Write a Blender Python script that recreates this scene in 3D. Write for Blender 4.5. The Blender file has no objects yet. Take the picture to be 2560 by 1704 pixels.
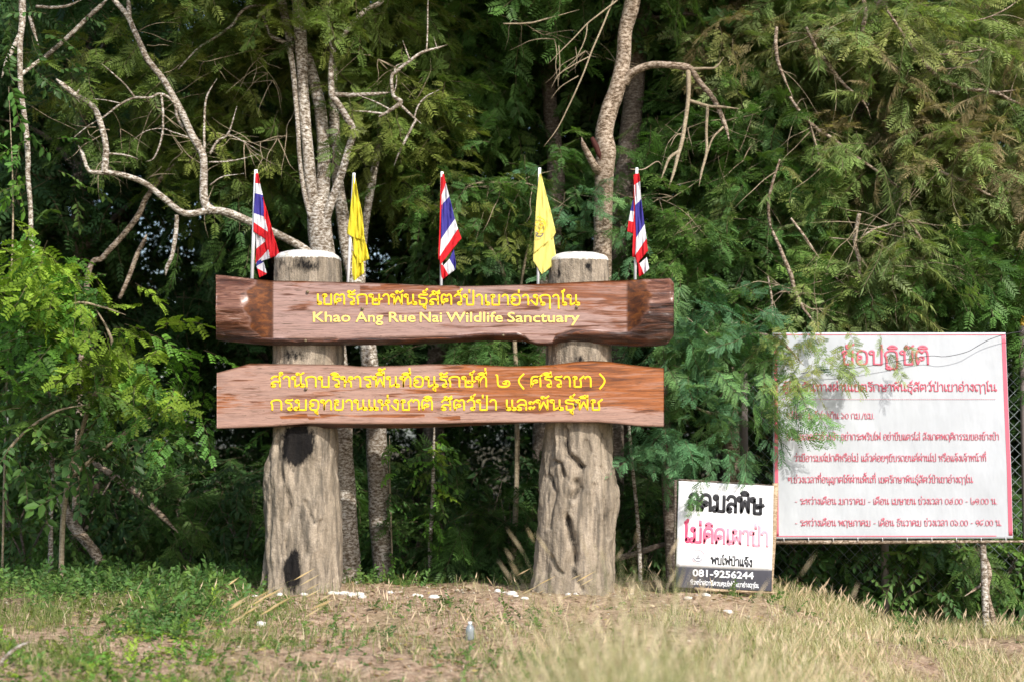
import bpy, math, random
import numpy as np
from mathutils import Vector
random.seed(7); rng = np.random.default_rng(11)
R = math.radians
SC = bpy.context.scene; COL = SC.collection

# ------------------------------------------------------------ camera, sky, sun
CY, CZ, PITCH, FPX = -16.0, 1.5, R(3.5), 4000.0
cam = bpy.data.cameras.new('camera'); co = bpy.data.objects.new('camera', cam); COL.objects.link(co)
co.location = (0, CY, CZ); co.rotation_euler = (R(90)+PITCH, 0, 0)
cam.sensor_width = 36; cam.lens = FPX/2560*36; cam.clip_end = 800
cam.dof.use_dof = True; cam.dof.focus_distance = 15.6; cam.dof.aperture_fstop = 1.05
SC.camera = co
SUN_EL, SUN_AZ = R(40), R(28)          # azimuth counted from straight behind the camera towards the right
sdir = Vector((math.sin(SUN_AZ)*math.cos(SUN_EL), -math.cos(SUN_AZ)*math.cos(SUN_EL), math.sin(SUN_EL)))
W = bpy.data.worlds.new('World'); SC.world = W; W.use_nodes = True
nt = W.node_tree; sky = nt.nodes.new('ShaderNodeTexSky'); sky.sky_type = 'NISHITA'; sky.sun_disc = False
sky.sun_elevation = SUN_EL; sky.sun_rotation = math.atan2(sdir.x, sdir.y)
sky.dust_density = 2.0
nt.links.new(sky.outputs[0], nt.nodes['Background'].inputs[0]); nt.nodes['Background'].inputs[1].default_value = 0.15
sl = bpy.data.lights.new('sun', 'SUN'); sl.energy = 3.1; sl.angle = R(1.0); sl.color = (1, .95, .87)
so = bpy.data.objects.new('sun', sl); COL.objects.link(so); so.rotation_euler = sdir.to_track_quat('Z', 'Y').to_euler()
so.location = (10, -20, 20)
SC.view_settings.view_transform = 'Standard'; SC.view_settings.look = 'None'
SC.view_settings.gamma = 1; SC.view_settings.exposure = 0.72
SC.cycles.max_bounces = 6; SC.cycles.transparent_max_bounces = 8
SC.render.film_transparent = False

# ------------------------------------------------------------ helpers
def at(px, py, Y):
    """world point seen at full-photo pixel (px,py) on the vertical plane y = Y"""
    x = (px-1280)/FPX; u = -(py-852)/FPX
    dy = math.cos(PITCH)-u*math.sin(PITCH); dz = math.sin(PITCH)+u*math.cos(PITCH)
    t = (Y-CY)/dy
    return Vector((x*t, Y, CZ+dz*t))
K = 2560/2356
def dp(x, y, Y): return at(x*K, y*K, Y)
def crop(ox, oy, s): return lambda x, y, Y: at(ox+x/s, oy+y/s, Y)
C1 = crop(0, 0, 3.681); C2 = crop(640, 0, 3.681); C3 = crop(1280, 0, 3.681); C4 = crop(1920, 0, 3.681)
C5 = crop(0, 426, 3.681); C6 = crop(1920, 426, 3.681); C7 = crop(0, 852, 3.681); C9 = crop(0, 1278, 3.681)

def tag(o, label=None, cat=None, group=None, kind=None):
    if label: o['label'] = label
    if cat: o['category'] = cat
    if group: o['group'] = group
    if kind: o['kind'] = kind
    return o
def thing(name, label, cat, loc=(0, 0, 0), group=None):
    o = bpy.data.objects.new(name, None); COL.objects.link(o); o.location = loc; o.empty_display_size = .2
    return tag(o, label, cat, group)
def link(name, me, parent=None):
    o = bpy.data.objects.new(name, me); COL.objects.link(o)
    if parent is not None:
        o.parent = parent
        l = Vector((0, 0, 0)); p = parent
        while p is not None: l += Vector(p.location); p = p.parent
        o.location = -l
    return o
def mk(name, V, F, mats, parent=None, mi=None, tint=None, smooth=True, attrs=None):
    """F: (m,k) int array or list of such arrays; verts in world space"""
    V = np.asarray(V, np.float32).reshape(-1, 3)
    Fs = [np.asarray(f, np.int32) for f in (F if isinstance(F, list) else [F]) if len(f)]
    me = bpy.data.meshes.new(name)
    me.vertices.add(len(V)); me.vertices.foreach_set('co', V.ravel())
    loops = np.concatenate([f.ravel() for f in Fs]); tot = np.concatenate([np.full(len(f), f.shape[1], np.int32) for f in Fs])
    st = np.concatenate([[0], np.cumsum(tot)[:-1]]).astype(np.int32)
    me.loops.add(len(loops)); me.loops.foreach_set('vertex_index', loops)
    me.polygons.add(len(tot)); me.polygons.foreach_set('loop_start', st); me.polygons.foreach_set('loop_total', tot)
    if mi is not None: me.polygons.foreach_set('material_index', np.asarray(mi, np.int32))
    if smooth: me.polygons.foreach_set('use_smooth', np.ones(len(tot), bool))
    for m in (mats if isinstance(mats, (list, tuple)) else [mats]): me.materials.append(m)
    if tint is not None:
        a = me.color_attributes.new('tint', 'FLOAT_COLOR', 'POINT')
        c = np.ones((len(V), 4), np.float32); c[:, :3] = tint; a.data.foreach_set('color', c.ravel())
    for k, v in (attrs or {}).items():
        a = me.attributes.new(k, 'FLOAT', 'POINT'); a.data.foreach_set('value', np.asarray(v, np.float32))
    me.update(calc_edges=True); me.validate()
    return link(name, me, parent)
def _h(i, j, k, s):
    n = (i*374761393+j*668265263+k*1274126177+s*974634777) & 0xffffffff
    n = ((n ^ (n >> 13))*1274126177) & 0xffffffff
    n = ((n ^ (n >> 16))*2246822519) & 0xffffffff
    return ((n ^ (n >> 15)) & 0xffff)/65535.0
def noise(P, s=0):
    P = np.asarray(P, np.float64); I = np.floor(P).astype(np.int64); f = P-I; f = f*f*(3-2*f)
    r = 0
    for a in (0, 1):
        for b in (0, 1):
            for c in (0, 1):
                w = (f[..., 0] if a else 1-f[..., 0])*(f[..., 1] if b else 1-f[..., 1])*(f[..., 2] if c else 1-f[..., 2])
                r = r+w*_h(I[..., 0]+a, I[..., 1]+b, I[..., 2]+c, s)
    return r
def fbm(P, o=3, s=0):
    P = np.asarray(P, float); r = 0; a = .5; t = 0
    for i in range(o): r = r+a*noise(P*2**i, s+i); t += a; a *= .5
    return r/t
def sstep(a, b, x): t = np.clip((x-a)/(b-a), 0, 1); return t*t*(3-2*t)

# ------------------------------------------------------------ materials
def mat(name, base=(.5, .5, .5), rough=.7, spec=.3):
    m = bpy.data.materials.new(name); m.use_nodes = True; p = m.node_tree.nodes['Principled BSDF']
    p.inputs['Base Color'].default_value = (*base, 1); p.inputs['Roughness'].default_value = rough
    p.inputs['Specular IOR Level'].default_value = spec
    return m
class N:
    def __init__(s, m): s.t = m.node_tree; s.p = s.t.nodes['Principled BSDF']
    def new(s, k, **kw):
        n = s.t.nodes.new(k)
        for a, v in kw.items():
            if a.startswith('i_'):
                n.inputs[a[2:].replace('_', ' ')].default_value = v
            else: setattr(n, a, v)
        return n
    def l(s, a, b): s.t.links.new(a, b)
    def coord(s, scale=(1, 1, 1), rot=(0, 0, 0)):
        g = s.new('ShaderNodeNewGeometry'); m = s.new('ShaderNodeMapping'); m.inputs['Scale'].default_value = scale; m.inputs['Rotation'].default_value = rot
        s.l(g.outputs['Position'], m.inputs[0]); return m.outputs[0]
    def noise(s, vec, scale, detail=4, rough=.6, dist=0):
        n = s.new('ShaderNodeTexNoise'); n.inputs['Scale'].default_value = scale; n.inputs['Detail'].default_value = detail
        n.inputs['Roughness'].default_value = rough; n.inputs['Distortion'].default_value = dist
        s.l(vec, n.inputs['Vector']); return n.outputs['Fac']
    def ramp(s, fac, stops):
        r = s.new('ShaderNodeValToRGB'); e = r.color_ramp.elements
        while len(e) < len(stops): e.new(.5)
        for q, (p, c) in zip(e, stops): q.position = p; q.color = (*c, 1) if len(c) == 3 else c
        s.l(fac, r.inputs[0]); return r.outputs[0]
    def mix(s, fac, a, b, mode='MIX'):
        n = s.new('ShaderNodeMix', data_type='RGBA', blend_type=mode)
        for sock, v in ((n.inputs[0], fac), (n.inputs[6], a), (n.inputs[7], b)):
            if hasattr(v, 'node'): s.l(v, sock)
            elif isinstance(v, (int, float)): sock.default_value = v
            else: sock.default_value = (*v, 1)
        return n.outputs[2]
    def attr(s, name, out='Fac'): n = s.new('ShaderNodeAttribute'); n.attribute_name = name; return n.outputs[out]
    def bump(s, h, strength, dist=.01):
        b = s.new('ShaderNodeBump'); b.inputs['Strength'].default_value = strength; b.inputs['Distance'].default_value = dist
        s.l(h, b.inputs['Height']); s.l(b.outputs[0], s.p.inputs['Normal'])
    def base(s, c): s.l(c, s.p.inputs['Base Color'])
G3 = lambda v: (v, v, v)

def leaf_material(name, trans=.35, rough=.5):
    m = mat(name, rough=rough, spec=.25); n = N(m); c = n.attr('tint', 'Color'); n.base(c)
    t = n.new('ShaderNodeBsdfTranslucent')
    n.l(n.mix(1, c, (1.0, 1.15, .55), 'MULTIPLY'), t.inputs[0])
    x = n.new('ShaderNodeMixShader'); x.inputs[0].default_value = trans
    n.l(n.p.outputs[0], x.inputs[1]); n.l(t.outputs[0], x.inputs[2])
    n.l(x.outputs[0], n.t.nodes['Material Output'].inputs[0]); return m
LEAF = leaf_material('leaf'); GRASS = leaf_material('grass_blade', .3, .6)

def bark_material(name, a, b, c, sc=1, lo=.36):
    m = mat(name, rough=.9, spec=.15); n = N(m)
    v = n.coord((22, 22, 48)); f = n.noise(v, 1.0*sc, 7, .75)
    big = n.noise(n.coord((2, 2, 1.2)), 1.2, 3)
    col = n.ramp(f, [(lo, a), (.5, b), (.98-lo, c)])
    col = n.mix(n.ramp(big, [(.42, G3(0)), (.68, G3(.55))]), col, a)
    n.base(col); n.bump(f, .9, .02); return m
PALE = bark_material('pale_bark', (.085, .06, .04), (.34, .285, .22), (.70, .66, .60), 1, .4)
BROWN = bark_material('brown_bark', (.09, .062, .04), (.30, .225, .16), (.54, .45, .36), 1, .41)
DARK = bark_material('dark_bark', (.06, .045, .035), (.15, .115, .09), (.32, .28, .24))
TWIG = bark_material('dry_twig', (.22, .17, .11), (.38, .31, .21), (.5, .42, .3))

def concrete():
    m = mat('carved_concrete', rough=.92, spec=.15); n = N(m)
    f = n.noise(n.coord((1, 1, .2)), 8, 7, .7); g = n.noise(n.coord((1, 1, 1)), 60, 4, .7)
    col = n.ramp(f, [(.28, (.15, .125, .095)), (.47, (.32, .265, .20)), (.66, (.48, .40, .31))])
    col = n.mix(n.ramp(g, [(.35, G3(.45)), (.6, G3(0))]), col, (.14, .115, .085))
    f2 = n.noise(n.coord((1, 1, .1)), 16, 4, .6); col = n.mix(n.ramp(f2, [(.47, G3(0)), (.64, G3(.75))]), col, (.085, .074, .06))
    st = n.attr('stain'); br = n.noise(n.coord((1, 1, .5)), 14, 5, .7)
    k = n.new('ShaderNodeMath', operation='MULTIPLY_ADD'); n.l(br, k.inputs[0]); k.inputs[1].default_value = 1.15; n.l(st, k.inputs[2])
    k2 = n.ramp(k.outputs[0], [(.76, G3(0)), (1.06, G3(.97))])
    col = n.mix(k2, col, (.005, .005, .006))
    b2 = n.new('ShaderNodeMath', operation='MULTIPLY_ADD'); n.l(f, b2.inputs[0]); b2.inputs[1].default_value = 2.2; n.l(g, b2.inputs[2])
    n.base(col); n.bump(b2.outputs[0], .75, .016); return m
CONC = concrete()
WHITEPAINT = mat('white_cap_paint', (.62, .61, .57), .7)
_n = N(WHITEPAINT); _n.base(_n.ramp(_n.noise(_n.coord(), 14, 5, .7), [(.34, (.38, .35, .30)), (.52, (.66, .65, .61))]))

def wood_face(name, pale, mid, deep, pale_amt, seed, xgrad=0):
    """varnished plank: grain streaks along x, pale patches, thin dark checks"""
    m = mat(name, rough=.4, spec=.4); n = N(m)
    sh = (seed*3.1, seed*1.7, seed*.9)
    def cs(sx, sz):
        g = n.new('ShaderNodeNewGeometry'); mp = n.new('ShaderNodeMapping'); mp.inputs['Scale'].default_value = (sx, .3, sz); mp.inputs['Location'].default_value = sh
        n.l(g.outputs['Position'], mp.inputs[0]); return mp.outputs[0], g
    v, g = cs(1.1, 16); grain = n.noise(v, 1.6, 7, .62, .9)
    v2, _ = cs(.55, 3.4); big = n.noise(v2, 1.5, 4, .55, .8)
    v3, _ = cs(2.2, 26); fine = n.noise(v3, 2.0, 5, .7, 1.5)
    col = n.ramp(grain, [(.36, deep), (.5, mid), (.64, tuple(.55*a+.45*b for a, b in zip(mid, pale)))])
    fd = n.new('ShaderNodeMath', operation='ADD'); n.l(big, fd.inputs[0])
    at_ = n.attr('paleness'); n.l(at_, fd.inputs[1])
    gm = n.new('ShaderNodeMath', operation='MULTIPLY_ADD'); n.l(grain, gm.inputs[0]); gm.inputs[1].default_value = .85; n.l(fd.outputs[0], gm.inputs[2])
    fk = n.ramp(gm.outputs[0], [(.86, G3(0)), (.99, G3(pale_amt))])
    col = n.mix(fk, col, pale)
    col = n.mix(1, col, n.ramp(fine, [(.3, (.62, .58, .56)), (.5, (.95, .95, .95)), (.7, (1.2, 1.18, 1.15))]), 'MULTIPLY')
    v4, _ = cs(.75, 21); ck = n.noise(v4, 1.5, 3, .5, 1.2)
    crack = n.ramp(ck, [(.488, G3(0)), (.5, G3(.9)), (.512, G3(0))])
    lim = n.ramp(n.noise(cs(1.3, 2.2)[0], 1.3, 2), [(.38, G3(0)), (.5, G3(1))])
    cf = n.new('ShaderNodeMath', operation='MULTIPLY'); n.l(crack, cf.inputs[0]); n.l(lim, cf.inputs[1])
    col = n.mix(cf.outputs[0], col, (.05, .028, .015))
    n.base(col); n.bump(fine, .25, .004)
    n.p.inputs['Coat Weight'].default_value = .35; n.p.inputs['Coat Roughness'].default_value = .25
    return m
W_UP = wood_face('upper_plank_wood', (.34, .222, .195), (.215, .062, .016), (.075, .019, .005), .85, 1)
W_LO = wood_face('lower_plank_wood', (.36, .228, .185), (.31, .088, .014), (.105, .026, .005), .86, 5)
def bark_wood(name, cols, rough):
    m = mat(name, rough=rough, spec=.4); n = N(m)
    f = n.noise(n.coord((2.0, 3, 13)), 1.5, 6, .65, 1.0)
    n.base(n.ramp(f, [(.3, cols[0]), (.5, cols[1]), (.72, cols[2])])); n.bump(f, .9, .03)
    n.p.inputs['Coat Weight'].default_value = .25; n.p.inputs['Coat Roughness'].default_value = .35; return m
W_BARK = bark_wood('varnished_bark', ((.018, .007, .004), (.065, .021, .010), (.17, .06, .026)), .4)
W_LOG = bark_wood('log_end_wood', ((.045, .016, .008), (.15, .06, .033), (.36, .23, .18)), .5)
W_CUT = bark_wood('sawn_end_grain', ((.04, .011, .003), (.10, .028, .005), (.18, .057, .011)), .75)
W_CUT.node_tree.nodes['Principled BSDF'].inputs['Coat Weight'].default_value = 0; W_CUT.node_tree.nodes['Principled BSDF'].inputs['Specular IOR Level'].default_value = .12
def log_zones(m):
    """bark, sawn and rough log zones blended over the planed face by smooth attributes"""
    n = N(m); face = n.p.inputs['Base Color'].links[0].from_socket; fb = n.p.inputs['Normal'].links[0].from_node
    f = n.noise(n.coord((1.6, 3, 15)), 1.5, 7, .66, 1.1); f2 = n.noise(n.coord((5, 5, 9)), 2.2, 4, .6, .6)
    log = n.ramp(f, [(.33, (.022, .007, .004)), (.46, (.11, .035, .016)), (.58, (.24, .11, .07)), (.72, (.46, .33, .29))])
    bark = n.ramp(f, [(.32, (.014, .005, .003)), (.5, (.055, .017, .008)), (.62, (.15, .05, .02)), (.75, (.26, .10, .04))])
    cut = n.ramp(f2, [(.3, (.022, .006, .001)), (.5, (.075, .020, .003)), (.7, (.17, .052, .007))])
    c = n.mix(n.attr('log'), face, log); c = n.mix(n.attr('cut'), c, cut); c = n.mix(n.attr('bark'), c, bark); n.base(c)
    for sk, k_, b_ in (('Coat Weight', -.35, .35), ('Roughness', .35, .4)):
        q_ = n.new('ShaderNodeMath', operation='MULTIPLY_ADD'); n.l(n.attr('cut'), q_.inputs[0]); q_.inputs[1].default_value = k_; q_.inputs[2].default_value = b_; n.l(q_.outputs[0], n.p.inputs[sk])
    rl = n.new('ShaderNodeMath', operation='ADD'); n.l(n.attr('log'), rl.inputs[0]); n.l(n.attr('bark'), rl.inputs[1])
    b = n.new('ShaderNodeBump'); b.inputs['Distance'].default_value = .035; n.l(f, b.inputs['Height']); n.l(fb.outputs[0], b.inputs['Normal']); n.l(rl.outputs[0], b.inputs['Strength']); n.l(b.outputs[0], n.p.inputs['Normal'])
log_zones(W_UP)
YEL = mat('yellow_letter_paint', (.86, .54, .012), .6)
YELP = mat('pale_yellow_letter_paint', (.86, .62, .17), .6)
BOLT = mat('rusty_bolt', (.16, .12, .07), .5)
WHITE = mat('white_plastic', (.80, .81, .82), .35, .5)
def cloth(name, c):
    m = mat(name, c, .75, .2); n = N(m); t = n.new('ShaderNodeBsdfTranslucent'); t.inputs[0].default_value = (*c, 1)
    x = n.new('ShaderNodeMixShader'); x.inputs[0].default_value = .3
    w = n.noise(n.coord((1, 1, .35)), 26, 3); n.bump(w, .35, .02)
    n.l(n.p.outputs[0], x.inputs[1]); n.l(t.outputs[0], x.inputs[2]); n.l(x.outputs[0], n.t.nodes['Material Output'].inputs[0]); return m
F_RED = cloth('red_flag_cloth', (.72, .025, .035)); F_WHT = cloth('white_flag_cloth', (.80, .79, .82))
F_BLU = cloth('blue_flag_cloth', (.065, .055, .32)); F_YEL = cloth('yellow_flag_cloth', (.80, .68, .05)); F_YL2 = cloth('pale_yellow_flag_cloth', (.86, .76, .22))

# ------------------------------------------------------------ ground
def ground_z(x, y):
    x = np.asarray(x, float); y = np.asarray(y, float)
    s = np.clip(-y-.5, 0, None)
    z = -.042*np.minimum(s, 4.2)-.075*np.clip(s-4.2, 0, 4)
    z = z-.46*sstep(1.8, 4.3, x-.12*(y+1))*sstep(9, 2, y)*sstep(-9, -4, y)
    z = z-.10*sstep(.5, 2.2, y)*sstep(-3.2, -2.0, x)*sstep(9, 4, y)
    z = z+.05*sstep(-2.5, -4, x)*sstep(2, -1, y)
    P = np.stack([x, y, np.zeros_like(x)], -1)
    d = np.exp(-((y+2)/9)**2-(x/9)**2)
    z = z+d*((fbm(P*1.3, 3, 3)-.5)*.10+(fbm(P*7, 3, 8)-.5)*.06+(fbm(P*19, 2, 12)-.5)*.035)
    return z
def gz(x, y): return float(ground_z(np.array([x]), np.array([y]))[0])
def grid_axis(lo, hi, a, b, fine, n):
    return np.concatenate([lo+(a-lo)*(1-np.linspace(1, 0, n)**2.2)[:-1], np.arange(a, b, fine), b+(hi-b)*np.linspace(0, 1, n)**2.2])
gx = grid_axis(-220, 220, -6, 6.5, .045, 26); gy = grid_axis(-60, 300, -9.5, 4, .045, 26)
X, Yg = np.meshgrid(gx, gy); Zg = ground_z(X, Yg)
nx, ny = len(gx), len(gy); ii = np.arange(nx*ny).reshape(ny, nx)
GF = np.stack([ii[:-1, :-1], ii[:-1, 1:], ii[1:, 1:], ii[1:, :-1]], -1).reshape(-1, 4)
def ground_mat():
    m = mat('earth', rough=.95, spec=.1); n = N(m)
    a = n.noise(n.coord((1, 1, 1)), 1.1, 5, .6); b = n.noise(n.coord((1, 1.4, 1)), 12, 6, .7); c = n.noise(n.coord((1, 1, 1)), 55, 3, .7)
    col = n.ramp(b, [(.33, (.10, .06, .04)), (.46, (.36, .245, .165)), (.6, (.54, .395, .28)), (.8, (.66, .52, .40))])
    col = n.mix(n.ramp(a, [(.45, G3(0)), (.64, G3(.6))]), col, (.24, .20, .10))
    gr = n.attr('litter'); col = n.mix(gr, col, (.045, .045, .022))
    col = n.mix(n.ramp(c, [(.3, G3(.55)), (.5, G3(0))]), col, (.10, .065, .04))
    n.base(col); n.bump(b, .9, .05); return m
lit = np.clip(sstep(.7, 2.0, Yg)+sstep(-2.4, -4.5, X)*sstep(-2.5, 0, Yg)*.8+.5*sstep(-5.5, -9, Yg), 0, 1)*.9
tag(mk('ground', np.stack([X, Yg, Zg], -1), GF, ground_mat(), attrs={'litter': lit.ravel()}), 'bare tan earth mound with thin grass in front of the forest', kind='structure')

# ------------------------------------------------------------ tubes
def smooth_path(pts, rad, sub=6):
    P = np.array([tuple(p) for p in pts], float); r = np.array(rad, float)
    if len(P) < 3: t = np.linspace(0, 1, sub+1)[:, None]; return P[0]*(1-t)+P[-1]*t, r[0]*(1-t[:, 0])+r[-1]*t[:, 0]
    A = np.vstack([2*P[0]-P[1], P, 2*P[-1]-P[-2]]); out = []; ro = []
    for i in range(1, len(A)-2):
        p0, p1, p2, p3 = A[i-1:i+3]
        for t in np.arange(sub)/sub:
            out.append(.5*((2*p1)+(-p0+p2)*t+(2*p0-5*p1+4*p2-p3)*t*t+(-p0+3*p1-3*p2+p3)*t**3)); ro.append(r[i-1]*(1-t)+r[i]*t)
    out.append(P[-1]); ro.append(r[-1]); return np.array(out), np.array(ro)
def tube(pts, rad, sides=8, sub=6, rough=.12, seed=0, wob=0):
    if np.isscalar(rad): rad = [rad]*len(pts)
    if len(rad) == 2 and len(pts) > 2: rad = list(np.linspace(rad[0], rad[1], len(pts)))
    P, r = smooth_path(pts, rad, sub); n = len(P)
    if rough and r[-1] < .035: r = r.copy(); q_ = min(6, n-1); r[-q_:] = r[-q_:]*np.linspace(1, .3, q_)
    if wob: P = P+(np.stack([fbm(P*3+7*k, 2, seed+k) for k in range(3)], -1)-.5)*wob
    T = np.gradient(P, axis=0); T /= np.linalg.norm(T, axis=1)[:, None]+1e-9
    u = np.cross(T[0], (0, 1, .05)); u /= np.linalg.norm(u)+1e-9; U = [u]
    for i in range(1, n):
        u = U[-1]-T[i]*np.dot(U[-1], T[i]); U.append(u/(np.linalg.norm(u)+1e-9))
    U = np.array(U); Vv = np.cross(T, U); a = np.arange(sides)*2*np.pi/sides
    ring = np.cos(a)[None, :, None]*U[:, None]+np.sin(a)[None, :, None]*Vv[:, None]
    Q = P[:, None]+ring*r[:, None, None]
    if rough:
        dsp = fbm(Q*np.array([7., 7., 3.]), 3, seed)-.5; Q = P[:, None]+ring*(r[:, None]*(1+2*rough*dsp))[..., None]
    V = Q.reshape(-1, 3); k = np.arange(n*sides).reshape(n, sides)
    F = np.stack([k[:-1], np.roll(k[:-1], -1, 1), np.roll(k[1:], -1, 1), k[1:]], -1).reshape(-1, 4)
    V = np.vstack([V, P[:1], P[-1:]]); m = len(V)
    cap = [[k[0, (j+1) % sides], k[0, j], m-2] for j in range(sides)]+[[k[-1, j], k[-1, (j+1) % sides], m-1] for j in range(sides)]
    return V, F, np.array(cap)
def tubes(name, specs, m, parent=None):
    VV, FF, TT = [], [], []; o = 0
    for s in specs:
        V, F, T = tube(*s[:2], **(s[2] if len(s) > 2 else {})); VV.append(V); FF.append(F+o); TT.append(T+o); o += len(V)
    return mk(name, np.vstack(VV), [np.vstack(FF), np.vstack(TT)], m, parent)
def sprout(name, specs, n, Lr, m, parent, seed, r0=.0032, down=.25):
    """thin crooked side twigs growing from random points of the given branches"""
    g_ = np.random.default_rng(seed); out = []
    for _ in range(n):
        P, r = smooth_path(*[list(q) for q in specs[g_.integers(len(specs))][:2]]); i = g_.integers(1, len(P)-1); p = P[i]
        d = g_.normal(0, 1, 3)*np.array([1, .6, .8]); d[2] -= down; d /= np.linalg.norm(d); L = g_.uniform(*Lr); pts = [p]; 
        for k in range(4): d = d+g_.normal(0, .17, 3)*np.array([1, .6, 1])+np.array([0, 0, -.05]); d /= np.linalg.norm(d); pts.append(pts[-1]+d*L/4)
        q = r0*g_.uniform(.7, 1.5); out.append((pts, [q*1.5, q*1.2, q, q*.8, q*.4], dict(sides=4, sub=3, rough=.05)))
    return tag(tubes(name, out, m, parent), kind='stuff')
def box(name, a, b, m, parent=None, bev=.004):
    import bmesh
    bm = bmesh.new(); bmesh.ops.create_cube(bm, size=1)
    for v in bm.verts: v.co = Vector([(a[i]+b[i])/2+v.co[i]*(b[i]-a[i]) for i in range(3)])
    bmesh.ops.bevel(bm, geom=bm.edges[:], offset=bev, segments=1, affect='EDGES')
    me = bpy.data.meshes.new(name); bm.to_mesh(me); bm.free(); me.materials.append(m); return link(name, me, parent)

# ------------------------------------------------------------ pillars carved like tree trunks
def seg_d(PX, PY, a, b):
    ax, ay = a; bx, by = b; t = np.clip(((PX-ax)*(bx-ax)+(PY-ay)*(by-ay))/((bx-ax)**2+(by-ay)**2+1e-9), 0, 1)
    return (PX-ax-t*(bx-ax)), np.hypot(PX-ax-t*(bx-ax), PY-ay-t*(by-ay))
def pillar(label, left, right, top, grooves, stains, seed, amp):
    ly = np.array(sorted(left, key=lambda p: p[1])); ry = np.array(sorted(right, key=lambda p: p[1]))
    pys = np.linspace(top, 1492, 330); n = 220
    a = np.arange(n)/n*2*np.pi; V = []
    for py in pys:
        l = at(np.interp(py, ly[:, 1], ly[:, 0]), py, 0); r = at(np.interp(py, ry[:, 1], ry[:, 0]), py, 0)
        cx, w = (l.x+r.x)/2, (r.x-l.x)/2; e = 2/2.7; c, s = np.cos(a), np.sin(a)
        V.append(np.stack([cx+w*np.sign(c)*abs(c)**e, -.33*np.sign(s)*abs(s)**e, np.full(n, l.z)], -1))
    V = np.array(V); Nn = np.stack([np.cos(a), -np.sin(a), 0*a], -1)[None]*np.ones((len(pys), 1, 1))
    low = sstep(1040, 1120, pys)[:, None]
    P = V*np.array([5., 5., 1.1])
    rid = 1-abs(2*fbm(P+np.stack([.5*fbm(V*2, 2, seed+9)]*3, -1), 3, seed)-1)
    fine = fbm(V*np.array([26., 26., 9.]), 3, seed+4)-.5
    vf = fbm(V*60, 2, seed+6)-.5
    d = amp*(.42+.58*low)*(rid-.72)*1.5+(.020+.012*low)*fine+.008*vf
    PXc = 1280+V[..., 0]*FPX/16; PYc = pys[:, None]*np.ones((1, n)); front = (V[..., 1] < 0)
    stain = np.zeros(V.shape[:2])
    for pl, dep, wl, wr, crease_shade in grooves:
        best = np.full(V.shape[:2], 1e9); sg = np.zeros(V.shape[:2])
        for p, q in zip(pl[:-1], pl[1:]):
            dx, dd = seg_d(PXc, PYc, p, q); m = dd < best; best = np.where(m, dd, best); sg = np.where(m, dx, sg)
        w = np.where(sg > 0, wr, wl); g = np.exp(-(best/w)**2)*front
        d = d-.8*dep*g; stain = np.maximum(stain, .6*crease_shade*g)  # clefts also get crease shade put into the colour, beside the real stains
    for (sx, sy, rx, ry_, k) in stains:
        q = ((PXc-sx)/rx)**2+((PYc-sy)/ry_)**2; stain = np.maximum(stain, (k*.95*np.exp(-.55*q**1.6) if k > .7 else .8*k*np.exp(-q*1.1))*front)
    V = V+Nn*d[..., None]
    k = np.arange(len(pys)*n).reshape(len(pys), n)
    F = np.stack([k[:-1], k[1:], np.roll(k[1:], -1, 1), np.roll(k[:-1], -1, 1)], -1).reshape(-1, 4)
    t = thing('concrete_pillar', label, 'pillar', (float(V[-1, :, 0].mean()), 0, 0), 'two concrete pillars shaped like tree trunks')
    VV = np.vstack([V.reshape(-1, 3), V[0].mean(0)[None]]); capf = np.array([[k[0, j], k[0, (j+1) % n], len(VV)-1] for j in range(n)])
    mk('shaft', VV, [F, capf], CONC, t, attrs={'stain': np.append(stain.ravel(), 0)})
    # white painted dome on the top
    tc = V[0].mean(0); rings = []
    for q, h in ((.995, -.014), (1.005, .008), (.97, .03), (.86, .055), (.65, .078), (.35, .09)):
        rr = tc+(V[0]-tc)*q; rr[:, 2] = tc[2]+h+(fbm(rr*9, 2, 5)-.5)*.008; rings.append(rr)
    Rr = np.array(rings); k = np.arange(len(rings)*n).reshape(-1, n)
    F = np.stack([k[:-1], np.roll(k[:-1], -1, 1), np.roll(k[1:], -1, 1), k[1:]], -1).reshape(-1, 4)
    VV = np.vstack([Rr.reshape(-1, 3), Rr[-1].mean(0)[None]])
    mk('cap', VV, [F, np.array([[k[-1, j], k[-1, (j+1) % n], len(VV)-1] for j in range(n)])], WHITEPAINT, t)
L5 = lambda x, y: (600+x/3.485, 1050+y/3.485)
L6 = lambda x, y: (1300+x/3.485, 1050+y/3.485)
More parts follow.
